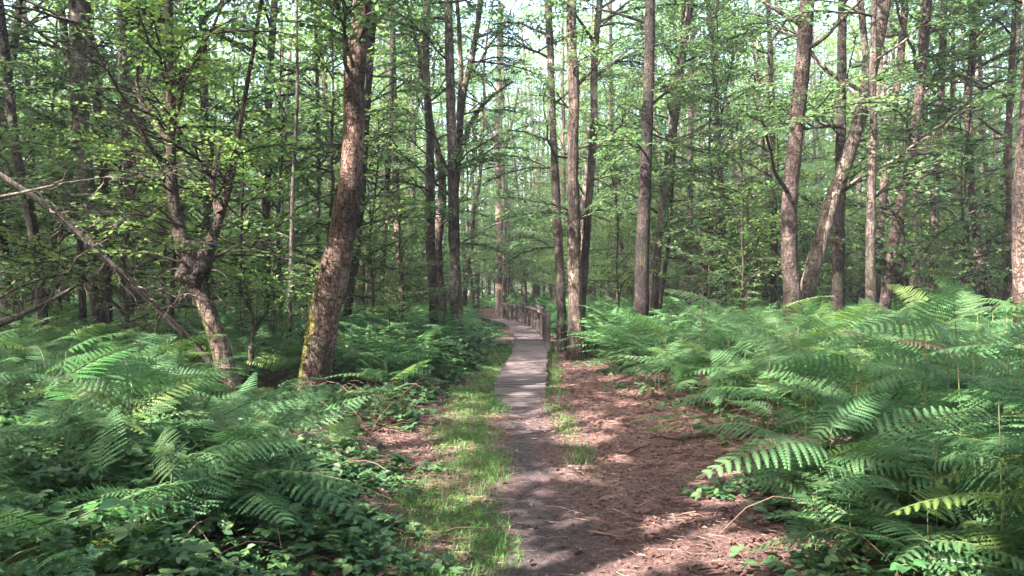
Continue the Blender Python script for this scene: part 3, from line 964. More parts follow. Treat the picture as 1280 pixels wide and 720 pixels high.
# ---------------------------------------------------------------- dead trunk propped on the twisted tree
rd = np.random.default_rng(77)
D0 = 10.6
dead_px = [(296, 486, 12), (262, 446, 12), (228, 405, 11), (197, 370, 11), (181, 349, 11), (167, 337, 10), (140, 305, 10), (100, 264, 9), (60, 236, 8), (20, 206, 7), (0, 187, 7), (-40, 145, 6), (-90, 100, 4)]
DP = np.array([px(x, y, D0) for x, y, w in dead_px])
root = thing('propped_dead_tree', 'fallen bare grey trunk propped slantwise against the twisted tree, dead twigs along it', 'dead trunk', tuple(DP[0]))
DP[:, 1] += np.linspace(.15, -1.1, len(DP))
DPl = DP - DP[0]
(V, Fs), Q, _ = tree_trunk(DPl, [.38 * w / F_PX * D0 for _, _, w in dead_px], 10, rd, .05)
link('trunk', mesh_from('trunk', [(V, Fs, 0)], [BARK['dead']]), root)
for i in range(34):
    p = Q[rd.integers(1, len(Q) - 1)] if i < 20 else Q[int(len(Q) * rd.uniform(.22, .45))]
    d = np.array([rd.uniform(-.8, .8), rd.uniform(-.6, .6), rd.uniform(-.9, .8)])
    ln = rd.uniform(.35, 1.1)
    VF, LP = limb_tube(p, d, ln, rd.uniform(.006, .013), rd, 4, rd.uniform(-.3, .2), .12)
    tw = [VF]
    for j in range(3):
        VF2, _ = limb_tube(LP[rd.integers(2, 8)], d + rd.normal(0, .7, 3), ln * rd.uniform(.25, .5), .004, rd, 3, rd.uniform(-.3, .2), .12)
        tw.append(VF2)
    link('twig', mesh_from('twig', [(*merge(tw), 0)], [BARK['dead' if i % 3 else 'alder']]), root)
# long dead bough and a bundle of twigs at the far edge
for n_, (pts_, lab) in enumerate([
    ([(-20, 250, 4.5), (20, 244, 3.6), (60, 232, 2.6), (95, 226, 2), (130, 222, 1.4)], 'thin pale dead bough sticking in from the edge under the propped trunk'),
    ([(-10, 405, 9), (25, 395, 8), (45, 383, 6), (75, 372, 5), (98, 355, 3)], 'dark fallen bough lying low behind the ferns at the far left')]):
    dd = 9.4 + n_
    Pb = np.array([px(x, y, dd) for x, y, w in pts_])
    o0 = Pb[0].copy()
    rt = thing('fallen_bough', lab.replace(' at the far left', ' under the slanting trunks'), 'fallen branch', tuple(o0))
    (V, Fs), Q, _ = tree_trunk(Pb - o0, [.5 * w / F_PX * dd for _, _, w in pts_], 6, rd, .06)
    link('bough', mesh_from('bough', [(V, Fs, 0)], [BARK['dead']]), rt)
    for j in range(9):
        VF, LP = limb_tube(Q[rd.integers(1, len(Q))], rd.normal(0, .6, 3) + np.array([.3, 0, .1]), rd.uniform(.25, .7), .007, rd, 4, rd.uniform(-.3, .2), .13)
        link('twig', mesh_from('twig', [(*VF, 0)], [BARK['dead']]), rt)

# stub of a rotten stake between twisted tree and mossy tree
ps = px(314, 475, 11)
rt = thing('tree_stump', 'thin rotten stump between the twisted tree and the mossy leaning tree', 'stump', (ps[0], 11, float(hgt(ps[0], 11))))
(V, Fs), Q, _ = tree_trunk([(0, 0, -.1), (.01, 0, .4), (.0, 0, .78)], [.07, .05, .042], 9, rd, .12)
link('trunk', mesh_from('trunk', [(V, Fs, 0)], [BARK['rotten']]), rt)
V, Fs = limb_tube((0, 0, .72), (.1, 0, 1), .16, .02, rd, 5)[0]
link('splinter', mesh_from('splinter', [(V, Fs, 0)], [BARK['dead']]), rt)

# ---------------------------------------------------------------- young trees and saplings
MARKS = [(48, 'slanting dark trunk'), (118, 'broad straight trunk'), (245, 'twisted forked tree'), (364, 'pale dead sapling'), (418, 'mossy leaning tree'),
         (498, 'pale flaking trunk'), (556, 'dark pair'), (624, 'sunlit trunk'), (720, 'peeled trunk'), (803, 'very dark trunk'), (861, 'reddish far trunk'),
         (988, 'stout pale trunk'), (1050, 'thick leaning trunk'), (1113, 'leaning birch'), (1167, 'lone grey trunk'), (1225, 'bent birch'), (1279, 'knotted edge trunk')]
def between(x, d):
    """which two of the marked trunks a plant is seen between"""
    xp = 640 + x / d * F_PX
    lo = [n for p, n in MARKS if p <= xp]
    hi = [n for p, n in MARKS if p > xp]
    if not lo:
        return 'outside the ' + hi[0]
    if not hi:
        return 'outside the ' + lo[-1]
    return 'between the %s and the %s' % (lo[-1], hi[0])
sap_geo = []
for i in range(6):
    Hs = r1.uniform(3.6, 6.2)
    n = 10
    u = np.linspace(0, 1, n)
    P = np.stack([np.cumsum(r1.normal(0, .05, n)), np.cumsum(r1.normal(0, .05, n)), u * Hs], -1)
    P[0] = (0, 0, -.1)
    VF = tube(P, .028 * (1 - .8 * u) + .004, 7, .05, r1)
    leaf, wood = [], []
    for k in range(26):
        f = .22 + .78 * (k / 26)
        p = np.array([np.interp(f, u, P[:, c]) for c in range(3)])
        w, lf = spray(1.25 * (1.15 - .75 * f) + .25, .075, r1, True, 1.1, 10)
        R = rotz(k * 2.4 + r1.uniform(-.5, .5)) @ roty(-r1.uniform(-.1, .75))
        leaf.append(xf(lf, R, p))
        wood.append(xf(w, R, p))
    tm = mesh_from('trunk', [(*VF, 0)], [TWIG])
    cms = [mesh_from('crown', [(*merge(wood), 0), (*merge(leaf), 1)], [TWIG, mt], True) for mt in (M_LEAF, M_FRESH)]
    sap_geo.append((tm, cms, Hs))
rs = np.random.default_rng(31)
def sapling(x, d, kind, sc, label, group, fresh, name='sapling'):
    tm, cms, Hs = sap_geo[kind]
    r = thing(name, label, name, (x, d, float(hgt(x, d))), float(rs.uniform(0, 6.28)), group, sc)
    link('trunk', tm, r)
    link('crown', cms[1 if fresh else 0], r)
SAP = [(20, 17, 1.5, 1, 'leafy sapling behind the slanting trunk at the edge, above the low bough'),
       (75, 18, 1.5, 0, 'leafy sapling between the slanting trunk and the broad straight trunk'),
       (150, 12, 1.25, 1, 'leafy sapling rising just past the propped dead trunk'),
       (200, 12.5, 1.3, 0, 'leafy sapling half hidden behind the twisted tree on its dead trunk side'),
       (255, 13.5, 1.2, 1, 'leafy sapling seen through the fork of the twisted tree'),
       (305, 11.8, 1.1, 1, 'bright leafy sapling between the twisted tree and the pale dead sapling'),
       (350, 15, 1.35, 0, 'darker leafy sapling close behind the pale dead sapling'),
       (405, 16, 1.4, 1, 'leafy sapling behind the foot of the mossy leaning tree'),
       (60, 22, 1.6, 1, 'tall leafy sapling far behind the slanting trunk'),
       (120, 18, 1.5, 0, 'leafy sapling right behind the broad straight trunk'),
       (462, 19, 1.3, 1, 'leafy sapling just past the mossy leaning tree on the boardwalk side'),
       (-40, 11, 1.2, 0, 'leafy sapling reaching into the picture over the pale dead bough')]
for i, (xp, d, sc, fr, lab) in enumerate(SAP):
    sapling((xp - 640) / F_PX * d, d, i % 6, sc, lab, 'saplings among the twisted trunks', fr)
def clear(x, d, m):
    return all((x - a) ** 2 + (d - b) ** 2 > m * m for a, b in tree_boxes)
n = 0
while n < 130:
    d = rs.uniform(17, 46)
    x = rs.uniform(-.72, .72) * d
    wx = float(walk_x(d))
    if abs(x - wx) < 2.3 or not clear(x, d, .7):
        continue
    xp = 640 + x / d * F_PX
    if 575 < xp < 700 and d < 34:
        continue
    w_ = between(x, d)
    k_ = 'leafy understorey sapling' if d < 30 else 'small far-off sapling'
    lab, g = k_ + ' ' + w_, k_ + 's ' + w_
    sapling(x, d, int(rs.integers(6)), rs.uniform(.8, 1.6), lab, g, rs.random() < .5)
    tree_boxes.append((x, d))
    n += 1

n = 0
while n < 95:
    d = rs.uniform(29, 64)
    x = rs.uniform(-.70, .70) * d
    xp = 640 + x / d * F_PX
    if abs(x - float(walk_x(d))) < 1.6 or not clear(x, d, .6):
        continue
    w_ = between(x, d)
    k_ = 'leafy understorey sapling' if d < 30 else 'small far-off sapling'
    lab, g = k_ + ' ' + w_, k_ + 's ' + w_
    sapling(x, d, int(rs.integers(6)), rs.uniform(.9, 1.9), lab, g, rs.random() < .6)
    tree_boxes.append((x, d))
    n += 1
n = 0
while n < 74:
    d = rs.uniform(12.5, 32)
    x = rs.uniform(-.70, .70) * d
    xp = 640 + x / d * F_PX
    if 560 < xp < 760 or (n > 30 and xp > 560) or not clear(x, d, .5):
        continue
    w_ = between(x, d)
    lab, g = 'low leafy shrub ' + w_, 'low shrubs ' + w_
    sapling(x, d, int(rs.integers(6)), rs.uniform(.26, .55), lab, g, rs.random() < .6, 'shrub')
    n += 1

# ---------------------------------------------------------------- background trees one can tell apart
bg_geo = []
barks = ['alder', 'grey', 'birch', 'grey', 'birch', 'peeled', 'grey', 'birch']
for i in range(8):
    Hb = r1.uniform(13, 18)
    n = 26
    u = np.linspace(0, 1, n)
    P = np.stack([np.cumsum(r1.normal(0, .05, n)) + r1.normal(0, .5) * u, np.cumsum(r1.normal(0, .05, n)) + r1.normal(0, .5) * u, u * Hb], -1)
    P[0] = (0, 0, -.2)
    VF = tube(P, r1.uniform(.085, .15) * (1 - .85 * u) + .008, 8, .05, r1)
    w, lf = crown_geo(r1, Hb, 1.85, 23, 4, middle, Hb * .13, fpow=1.6)
    sh = np.stack([np.interp(w[0][:, 2], P[:, 2], P[:, 0]), np.interp(w[0][:, 2], P[:, 2], P[:, 1]), 0 * w[0][:, 2]], -1)
    w = (w[0] + sh, w[1])
    lf = (lf[0] + np.stack([np.interp(lf[0][:, 2], P[:, 2], P[:, 0]), np.interp(lf[0][:, 2], P[:, 2], P[:, 1]), 0 * lf[0][:, 2]], -1), lf[1])
    bg_geo.append((mesh_from('trunk', [(*VF, 0)], [BARK[barks[i]]]), mesh_from('crown', [(*w, 0), (*lf, 1)], [TWIG, M_LEAF if i % 3 else M_FRESH], True)))
rb = np.random.default_rng(5)
n = 0
while n < 290:
    d = 23 + 47 * rb.uniform(0, 1) ** .75
    x = rb.uniform(-.72, .72) * d
    if abs(x - float(walk_x(d))) < 1.6 or not clear(x, d, .9):
        continue
    xp = 640 + x / d * F_PX
    w_ = between(x, d)
    k_ = 'slender background tree' if d < 42 else 'thin far-off tree'
    lab, g = k_ + ' ' + w_, k_ + 's ' + w_
    tm, cm = bg_geo[rb.integers(8)]
    r = thing('woodland_tree', lab, 'tree', (x, d, float(hgt(x, d))), float(rb.uniform(0, 6.28)), g, float(rb.uniform(.88, 1.12) * np.interp(d, [23, 45, 70], [1.0, 1.15, 1.32])))
    r.rotation_euler = (rb.normal(0, .03), rb.normal(0, .05), r.rotation_euler[2])
    link('trunk', tm, r)
    link('crown', cm, r)
    tree_boxes.append((x, d))
    n += 1

# ---------------------------------------------------------------- far-off wood, one mass
rf = np.random.default_rng(9)
trs, lvs = [], []
cl = coarse
for i in range(560):
    d = rf.uniform(66, 130)
    x = rf.uniform(-.85, .85) * d
    Hf = rf.uniform(20, 29)
    P = np.array([(x, d, -.3), (x + rf.normal(0, .2), d, Hf * .4), (x + rf.normal(0, .6), d, Hf)])
    trs.append(tube(P, np.array([.17, .13, .03]) * rf.uniform(.7, 1.4), 5))
    for k in range(8):
        z = Hf * (.03 + .95 * rf.uniform(0, 1) ** .8)
        R = rotz(rf.uniform(0, 6.28)) @ roty(rf.uniform(-.6, .2))
        lvs.append(xf(cl[rf.integers(6)], R, (x + rf.normal(0, .5), d + rf.normal(0, .5), z), rf.uniform(2.0, 3.6)))
for i in range(650):
    d = rf.uniform(68, 125)
    x = rf.uniform(-.8, .8) * d
    R = rotz(rf.uniform(0, 6.28)) @ roty(rf.uniform(-.9, -.1))
    lvs.append(xf(cl[rf.integers(6)], R, (x, d, rf.uniform(.1, 2.0)), rf.uniform(1.6, 2.8)))
link('distant_wood', mesh_from('distant_wood', [(*merge(trs), 0), (*merge(lvs), 1)], [BARK['alder'], M_LEAF], True), kind='stuff', label='far-off trunks and leaves closing the view deep in the wood', category='wood')

# ---------------------------------------------------------------- the same wood around and behind the viewpoint
rw = np.random.default_rng(17)
wide = [spray(1.8, .18, rw, False, 1.0, 13, False)[1] for _ in range(6)]
trs, lvs = [], []
spots = []
while len(spots) < 92:
    x, y = rw.uniform(-27, 17), rw.uniform(-26, 22)
    if abs(x) < 1.6 or (y > 0 and abs(x) < .70 * y + 1.2) or math.hypot(x, y) < 2.0:
        continue
    if any((x - a) ** 2 + (y - b) ** 2 < 5 for a, b in spots):
        continue
    spots.append((x, y))
for (x, y) in spots:
    Hf = rw.uniform(12, 16.5)
    P = np.array([(x, y, -.3), (x + rw.normal(0, .2), y + rw.normal(0, .2), Hf * .4), (x + rw.normal(0, .4), y, Hf)])
    trs.append(tube(P, np.array([.17, .13, .03]) * rw.uniform(.7, 1.3), 7))
    w, lf = crown_geo(rw, Hf, 2.8, 14, 7, wide, Hf * .36)
    trs.append((w[0] + (x, y, 0), w[1]))
    lvs.append((lf[0] + (x, y, 0), lf[1]))
link('surrounding_wood', mesh_from('surrounding_wood', [(*merge(trs), 0), (*merge(lvs), 1)], [BARK['alder'], M_LEAF], True), kind='stuff', label='the rest of the wood standing around the viewpoint', category='wood')

# ---------------------------------------------------------------- gaps in the leaves where the sun comes through
def at_z(x, y, z):
    d = (CAM_Z - z) * F_PX / (y - 360)
    return px(x, y, d)
GAPS = []
for (x, y, r, z) in [
    (690, 532, .34, 0), (730, 545, .30, 0), (748, 530, .25, 0), (566, 560, .28, 0), (590, 522, .30, 0), (548, 556, .22, 0), (650, 595, .20, 0), (690, 590, .2, 0),
    (760, 700, .28, 0), (860, 655, .28, 0), (935, 690, .32, 0), (905, 620, .25, 0), (830, 692, .25, 0), (800, 492, .3, 0), (700, 700, .2, 0), (640, 690, .12, 0),
    (650, 492, .16, .05), (655, 474, .10, .11), (662, 452, .12, .11), (655, 432, .14, .11), (650, 412, .2, .11),
    (1000, 545, .22, .75), (960, 560, .2, .7), (1130, 610, .22, .7), (1210, 560, .25, .8), (1235, 690, .15, .6), (1010, 420, .5, .9), (940, 470, .35, .8), (1100, 450, .35, .9), (1200, 500, .3, .9), (820, 430, .4, .8), (880, 410, .5, .9),
    (180, 525, .25, .6), (90, 530, .25, .6), (230, 535, .25, .6), (110, 690, .14, .5), (205, 650, .2, .4), (270, 460, .35, .7), (390, 500, .3, .5), (330, 470, .3, .7), (30, 560, .2, .6), (60, 450, .4, .8), (440, 445, .45, .7), (470, 500, .2, .4), (150, 450, .3, .8)]:
    GAPS.append((at_z(x, y, z), r * (1.2 if x < 500 else 1.0)))
for (x, y, d, r) in [(438, 200, 10.6, .26), (443, 150, 10.6, .16), (428, 310, 10.55, .12), (405, 395, 10.5, .15), (245, 365, 10, .25), (275, 440, 10, .25), (215, 225, 10, .3), (215, 180, 10, .2),
                     (990, 320, 13.8, .35), (990, 240, 13.8, .3), (1000, 120, 13.8, .15), (716, 90, 17.8, .4), (720, 385, 17.8, .25), (717, 190, 17.8, .2), (802, 340, 16.8, .2), (1118, 300, 16.8, .4), (1147, 140, 16.8, .4), (1107, 220, 19.8, .5), (1125, 80, 19.8, .4),
                     (1088, 320, 13.3, .4), (1060, 200, 14.3, .25), (625, 330, 44.6, 1.6), (623, 220, 44.6, 1.2), (551, 280, 21.8, .5), (498, 320, 24.8, .8), (363, 330, 12.9, .6), (364, 260, 12.9, .4), (120, 290, 9.9, .5), (50, 220, 9.8, .4),
                     (1225, 330, 18.8, .5), (1215, 130, 18.8, .4), (1270, 300, 10.3, .3), (590, 90, 21.3, .5), (170, 160, 9.5, .5), (240, 170, 9.5, .5), (110, 190, 9.2, .5), (215, 300, 9.6, .4)]:
    GAPS.append((px(x, y, d), r))
rq = np.random.default_rng(71)
for i in range(170):
    d = 3.6 + 20 * rq.uniform(0, 1) ** .8
    x = rq.uniform(-.68, .68) * d
    GAPS.append((np.array([x, d, .6 if abs(x) > 2 else 0.0]), rq.uniform(.05, .16)))
GT = np.array([g[0] for g in GAPS])
GR = np.array([g[1] for g in GAPS])
N_LARGE = len(GAPS) - 170
SUNV = np.array(to_sun)
bpy.context.view_layer.update()
def line_dist(C, T):
    v = C - T
    t = v @ SUNV
    return np.sqrt(np.maximum(0, (v * v).sum(1) - t * t)), t
def open_gaps(o):
    parts, mats = FOLIAGE[o.data.name]
    V, Fs, k = parts[1]
    M = np.array(o.matrix_world)
    F = Fs[0]
    C = V[F[:, :]].mean(1) @ M[:3, :3].T + M[:3, 3]
    mid = C.mean(0)
    rad = np.sqrt(((C - mid) ** 2).sum(1).max())
    kill = np.zeros(len(F), bool)
    big = o.name.startswith('surrounding')
    for T, R in zip(GT if big else GT[:N_LARGE], GR):
        dd, t = line_dist(mid[None], T)
        if dd[0] > rad + R or t[0] < -rad:
            continue
        dd, t = line_dist(C, T)
        kill |= (dd < R) & (t > .35)
    if not kill.any():
        return 0
    # a leaf is two faces: drop both
    kk = kill.reshape(-1, 2).any(1)
    kill = np.repeat(kk, 2)
    nme = mesh_from(o.data.name.split('.')[0], [parts[0], (V, [F[~kill]], k)], mats, True)
    o.data = nme
    return int(kill.sum())
for o in list(scene.objects):
    if o.type == 'MESH' and o.data.name in FOLIAGE:
        y = o.matrix_world.translation.y
        if o.name.startswith('surrounding') or y < 24:
            open_gaps(o)

# ---------------------------------------------------------------- bracken
rk = np.random.default_rng(41)
def frond_geo(r, L=.75, wid=.17, npair=17, npin=9, detail=True):
    """lanceolate bipinnate blade along +X"""
    t = np.linspace(0, 1, 9)
    bend = r.uniform(.25, .5)
    sway = r.normal(0, .05)
    f = lambda s: np.array([L * s * (1 - .06 * bend * s), L * sway * s * s, L * (.10 * s - bend * s * s)])
    rach = tube(np.array([f(s) for s in t]), .0032 * (1 - .85 * t) + .0006, 3)
    Vs, Fq = [], []
    quad = np.array([(0, 0), (.45, .5), (1, .12), (.85, -.2), (.1, -.42)])
    M, = [[]]
    for i in range(npair):
        s = .05 + .93 * i / npair
        env = wid * (min(1, .55 + s * 2.6) * (1 - s) ** .72 * 1.25 + .015)
        tan = (f(min(1, s + .02)) - f(s - .02))
        tan /= np.linalg.norm(tan)
        for side in (-1, 1):
            ang = math.radians(r.uniform(60, 72)) * side
            dr = tan * math.cos(ang) + np.array([0, 1, 0]) * math.sin(ang)
            dr[2] += r.normal(-.05, .06)
            dr /= np.linalg.norm(dr)
            ln = env * r.uniform(.92, 1.06)
            w = L * .93 / npair * .45
            nrm = np.cross(dr, tan) * side
            nrm = -nrm if nrm[2] < 0 else nrm
            p0 = f(s)
            sag = -.22 * ln
            pt = lambda q: p0 + dr * ln * q + np.array([0, 0, sag * q * q])
            lat = np.cross(nrm, dr)
            if detail:
                for k in range(npin):
                    q = k / npin
                    wk = w * (1 - q) ** .5 * 1.15 * min(1, .8 + q)
                    dq = ln / npin
                    a = pt(q)
                    b = pt(min(1, q + 1 / npin))
                    f1 = pt(min(1, q + .55 / npin))
                    f2 = pt(min(1, q + 1.02 / npin))
                    dn = np.array([0, 0, wk * .18])
                    for sg in (-1, 1):
                        Vs.append(np.array([a, b, f2 + lat * sg * wk * .93 - dn, f1 + lat * sg * wk * .9 - dn]))
            else:
                Vs.append(np.array([pt(0), pt(.35) - lat * w, pt(1), pt(.35) + lat * w]))
    V = np.concatenate(Vs)
    F = np.arange(len(V)).reshape(-1, 4)
    return rach, (V, [F])

def weld_frond_mesh(name, rach, blade, mat=None):
    return mesh_from(name, [(*rach, 0), (*blade, 1)], [M_FERNSTEM, mat or M_FERN], True)
frond_meshes = [weld_frond_mesh('frond', *frond_geo(rk, rk.uniform(.68, .92), rk.uniform(.16, .25), int(rk.integers(14, 20)), 9)) for _ in range(12)]
frond_meshes += [weld_frond_mesh('frond', *frond_geo(rk, rk.uniform(.6, .85), rk.uniform(.15, .22), int(rk.integers(14, 19)), 9), M_FERNY) for _ in range(3)]
M_FERNDEAD = leaf_mat('withered_frond', [(0.115, 0.062, 0.052), (0.16, 0.092, 0.072), (0.085, 0.048, 0.044)], 0.1, 0.7, 0.15, warm=(1, .8, .5))
frond_meshes += [weld_frond_mesh('frond', *frond_geo(rk, rk.uniform(.5, .7), rk.uniform(.10, .15), 14, 7), M_FERNDEAD)]
low_fronds = [frond_geo(rk, .8, rk.uniform(.17, .24), 11, 0, False) for _ in range(6)]
mid_fronds = [frond_geo(rk, .82, rk.uniform(.18, .24), 7, 0, False) for _ in range(6)]
stem_meshes = []
stem_tip = []
for i in range(4):
    u = np.linspace(0, 1, 7)
    ln = np.array([rk.normal(0, .07), rk.normal(0, .07)])
    P = np.stack([ln[0] * u * u, ln[1] * u * u, u], -1)
    stem_meshes.append(mesh_from('stem', [(*tube(P, .0065 * (1 - .6 * u), 5), 0)], [M_FERNSTEM]))
    stem_tip.append(P)

def plant_layout(r, h):
    """fronds of one plant: (height fraction, azimuth, pitch, scale)"""
    az0 = r.uniform(0, 6.28)
    L = []
    nn = r.integers(2, 4)
    for k in range(nn):
        f = .52 + .40 * k / nn
        for sg in (0, 1):
            L.append((f, az0 + sg * math.pi + r.normal(0, .35), -r.uniform(.05, .65), (1.05 - .2 * k) * r.uniform(.75, 1.15)))
    L.append((1.0, az0 + math.pi / 2 + r.normal(0, .5), -r.uniform(.15, .7), r.uniform(.7, 1.05)))
    return L

def left_edge(d):
    return np.interp(d, [3, 5, 8, 11, 13, 16, 20, 30], [-1.15, -1.2, -1.38, -1.45, -1.2, -1.0, -.85, -.85])
def right_edge(d):
    return np.interp(d, [3.3, 4.4, 5.5, 7, 9, 11, 15, 19, 24, 30], [1.62, 1.72, 1.84, 1.96, 2.1, 2.0, 1.75, 1.6, 1.5, 1.4])

cand = []
while len(cand) < 4200:
    d = 3.3 + 33 * rk.uniform(0, 1) ** .62
    x = rk.uniform(-.72, .72) * d
    if x < 0:
        if x > left_edge(d) - .25:
            continue
        p = .85
        if -2.4 < x and 5.6 < d < 9:
            p = .45
        if x > left_edge(d) - .95:
            p *= .42 if d < 9 else .55
    else:
        if x < right_edge(d) + .1:
            continue
        p = 1.0
    if 12 < d < 44 and 585 < 640 + x / d * F_PX < 690:
        continue
    if rk.uniform() > p:
        continue
    cand.append((d, x))
# thin out where plants stand too close
cell, keep = {}, []
for d, x in cand:
    k = (int(d / .42), int((x + 50) / .42))
    if cell.get(k, 0) >= 1:
        continue
    cell[k] = cell.get(k, 0) + 1
    keep.append((d, x))
keep.sort()
near, rest = keep[:262], keep[262:]
def put_fern(x, d, h, sc, key, layout=None, label=None, group=True):
    e_ = (x - right_edge(d)) if x > 0 else (left_edge(d) - x)
    where = 'at the very edge' if e_ < .75 else 'well inside'
    band = 'low in the picture' if d < 5 else 'halfway up the bank' if d < 7.5 else 'near the trunks'
    side_ = 'railing side' if x > 0 else 'grassy side'
    lab = 'bracken fern %s of the %s stand, %s' % (where, side_, band)
    g = 'bracken ferns %s of the %s stand, %s' % (where, side_, band)
    root = thing('bracken_fern', label or lab, 'fern', (x, d, float(hgt(x, d)) - .02), 0, g if group else None)
    k = int(rk.integers(4))
    a = rk.uniform(0, 6.28)
    link('stem', stem_meshes[k], root, (0, 0, 0), (0, 0, a), (h, h, h))
    P = stem_tip[k] @ rotz(a).T * h
    for f, az, pit, s in (layout or plant_layout(rk, h)):
        p = [np.interp(f, np.linspace(0, 1, 7), P[:, c]) for c in range(3)]
        link('frond', frond_meshes[rk.integers(12) if rk.uniform() < .90 else 12 + rk.integers(3) if rk.uniform() < .88 else 15], root, p, (rk.normal(0, .38), pit, az), (s * sc,) * 3)
for d, x in near:
    xp = 640 + x / d * F_PX
    if 7.5 < d < 10.9 and (225 < xp < 480) and rk.uniform() < .65:
        put_fern(x, d, .2, .5, 'l')
        continue
    key = 'r' if x > 0 else 'l'
    e = (x - right_edge(d)) if x > 0 else (left_edge(d) - x)
    h = ((.68 if x < 0 else .69) + .40 * min(1, e / 1.3)) * rk.uniform(.8, 1.2)
    if x < 0:
        h *= .74
        xp = 640 + x / d * F_PX
        if 6.0 < d < 10.8 and 215 < xp < 480:
            h *= .5
    h = min(h, 1.28)
    put_fern(x, d, h, rk.uniform(.85, 1.1) * (1.04 if x > 0 else 1.0), key)
for i in range(28):
    sd = 1 if i < 18 else -1
    d = rk.uniform(3.35, 4.9)
    x = (right_edge(d) + rk.uniform(.05, 1.3)) if sd > 0 else (left_edge(d) - rk.uniform(.7, 1.5))
    put_fern(x, d, rk.uniform(.30, .52), rk.uniform(.75, .95), 'r' if sd > 0 else 'l')
parts_s, parts_l = [], []
far_fronds = []
for i in range(5):
    vs = []
    for sg in (-1, 1):
        for k in range(4):
            q0, q1 = k / 4, (k + .8) / 4
            w = .16 * (1 - q0) ** .7
            vs.append([(.75 * q0, 0, -.25 * q0 * q0), (.75 * q1, 0, -.25 * q1 * q1), (.75 * q1 + .05, sg * w, -.25 * q1 * q1 - .05 + rk.normal(0, .02)), (.75 * q0 + .09, sg * w, -.25 * q0 * q0 - .04)])
    far_fronds.append((np.array(vs, float).reshape(-1, 3), [np.arange(32).reshape(-1, 4)]))
for i in range(3300):
    d = 30 + 72 * rk.uniform(0, 1) ** .9
    x = rk.uniform(-.74, .74) * d
    if (d < 46 and 590 < 640 + x / d * F_PX < 690) or abs(x - float(walk_x(d))) < .8 or (d < 55 and math.sin(x * .35 + 2 * math.sin(d * .2)) < -.55):
        continue
    h = rk.uniform(.5, 1.0)
    z = float(hgt(x, d))
    for f, az, pit, sc in plant_layout(rk, h):
        parts_l.append(xf(far_fronds[rk.integers(5)], rotz(az) @ roty(pit), (x, d, z + h * f), sc * (1.35 if d < 60 else 2.0)))
for d, x in rest:
    h = (.72 + .3 * rk.uniform()) * (1 if x > 0 else .85)
    z = float(hgt(x, d)) - .02
    parts_s.append((tube(np.array([(x, d, z), (x, d, z + h)]), np.array([.006, .003]), 3)))
    for f, az, pit, s in plant_layout(rk, h):
        rc, bl = low_fronds[rk.integers(6)] if d < 19 else mid_fronds[rk.integers(6)]
        R = rotz(az) @ roty(pit)
        parts_l.append(xf(bl, R, (x, d, z + h * f), s))
link('bracken_thicket', mesh_from('bracken_thicket', [(*merge(parts_s), 0), (*merge(parts_l), 1)], [M_FERNSTEM, M_FERN], True), kind='stuff', label='further bracken closing up into a thicket under the trees', category='bracken')
dl = []
for i in range(90):
    d = 3.4 + 9 * rk.uniform() ** .8
    sd = 1 if rk.uniform() < .7 else -1
    x = (right_edge(d) - rk.uniform(-.2, 1.1)) if sd > 0 else (left_edge(d) + rk.uniform(-.3, .45))
    rc, bl_ = low_fronds[rk.integers(6)]
    V_ = bl_[0].copy()
    V_[:, 2] = V_[:, 2] * .12 + rk.normal(0, .008, len(V_))
    dl.append(xf((V_, bl_[1]), rotz(rk.uniform(0, 6.28)), (x, d, float(hgt(x, d)) + .025), rk.uniform(.35, .75)))
link('dead_bracken', mesh_from('dead_bracken', [(*merge(dl), 0)], [M_FERNDEAD], True), kind='stuff', label='withered brown fronds lying flat on the litter beside the bracken', category='dead bracken')
# small lone ferns at the litter edge, and the one arching out over the dark brambles
put_fern(1.75, 8.0, .38, .62, 'r', label='small lone fern standing out on the brown litter', group=False)
put_fern(-1.55, 4.6, .55, 1.0, 'l', layout=[(.9, -.25, -.05, 1.1), (.7, -.9, -.1, .8), (.95, 2.6, -.2, .9), (.75, 1.6, -.2, .8)], label='fern arching a long frond over the dark brambles towards the litter', group=False)

# ---------------------------------------------------------------- bramble undergrowth, one mass of small leaves
ru = np.random.default_rng(51)
tri = []
for a in (-1.0, 0, 1.0):
    R = rotz(a)
    V = LEAF6_V * (1.0 if a == 0 else .82)
    tri.append((V + (.12, 0, 0)) @ R.T)
TRI_V = np.concatenate(tri)
TRI_F = np.concatenate([LEAF6_F + 6 * i for i in range(3)])
TRI4_V = np.concatenate([((LEAF4_V * (1, 1.05, 1)) * (1.0 if a == 0 else .82) + (.12, 0, 0)) @ rotz(a).T for a in (-1.0, 0, 1.0)])
TRI4_F = np.concatenate([LEAF4_F + 4 * i for i in range(3)])
def scatter_bramble(n, dlo, dhi, pw, side):
    d = dlo + (dhi - dlo) * ru.uniform(0, 1, n) ** pw
    x = ru.uniform(-.74, .74, n) * d
    if n == 9000:
        x = left_edge(d) + .3 - 1.9 * ru.uniform(0, 1, n) ** 1.2
    if side < 0:
        e = left_edge(d) + .28 - x
    else:
        e = x - right_edge(d) + .02
    e = e + .28 * np.sin(d * 3.1 + x) + .18 * np.sin(d * 7.3) + ru.normal(0, .12, n)
    ok = (e > 0) & (x * side > 0)
    return d[ok], x[ok], e[ok]
bl = []
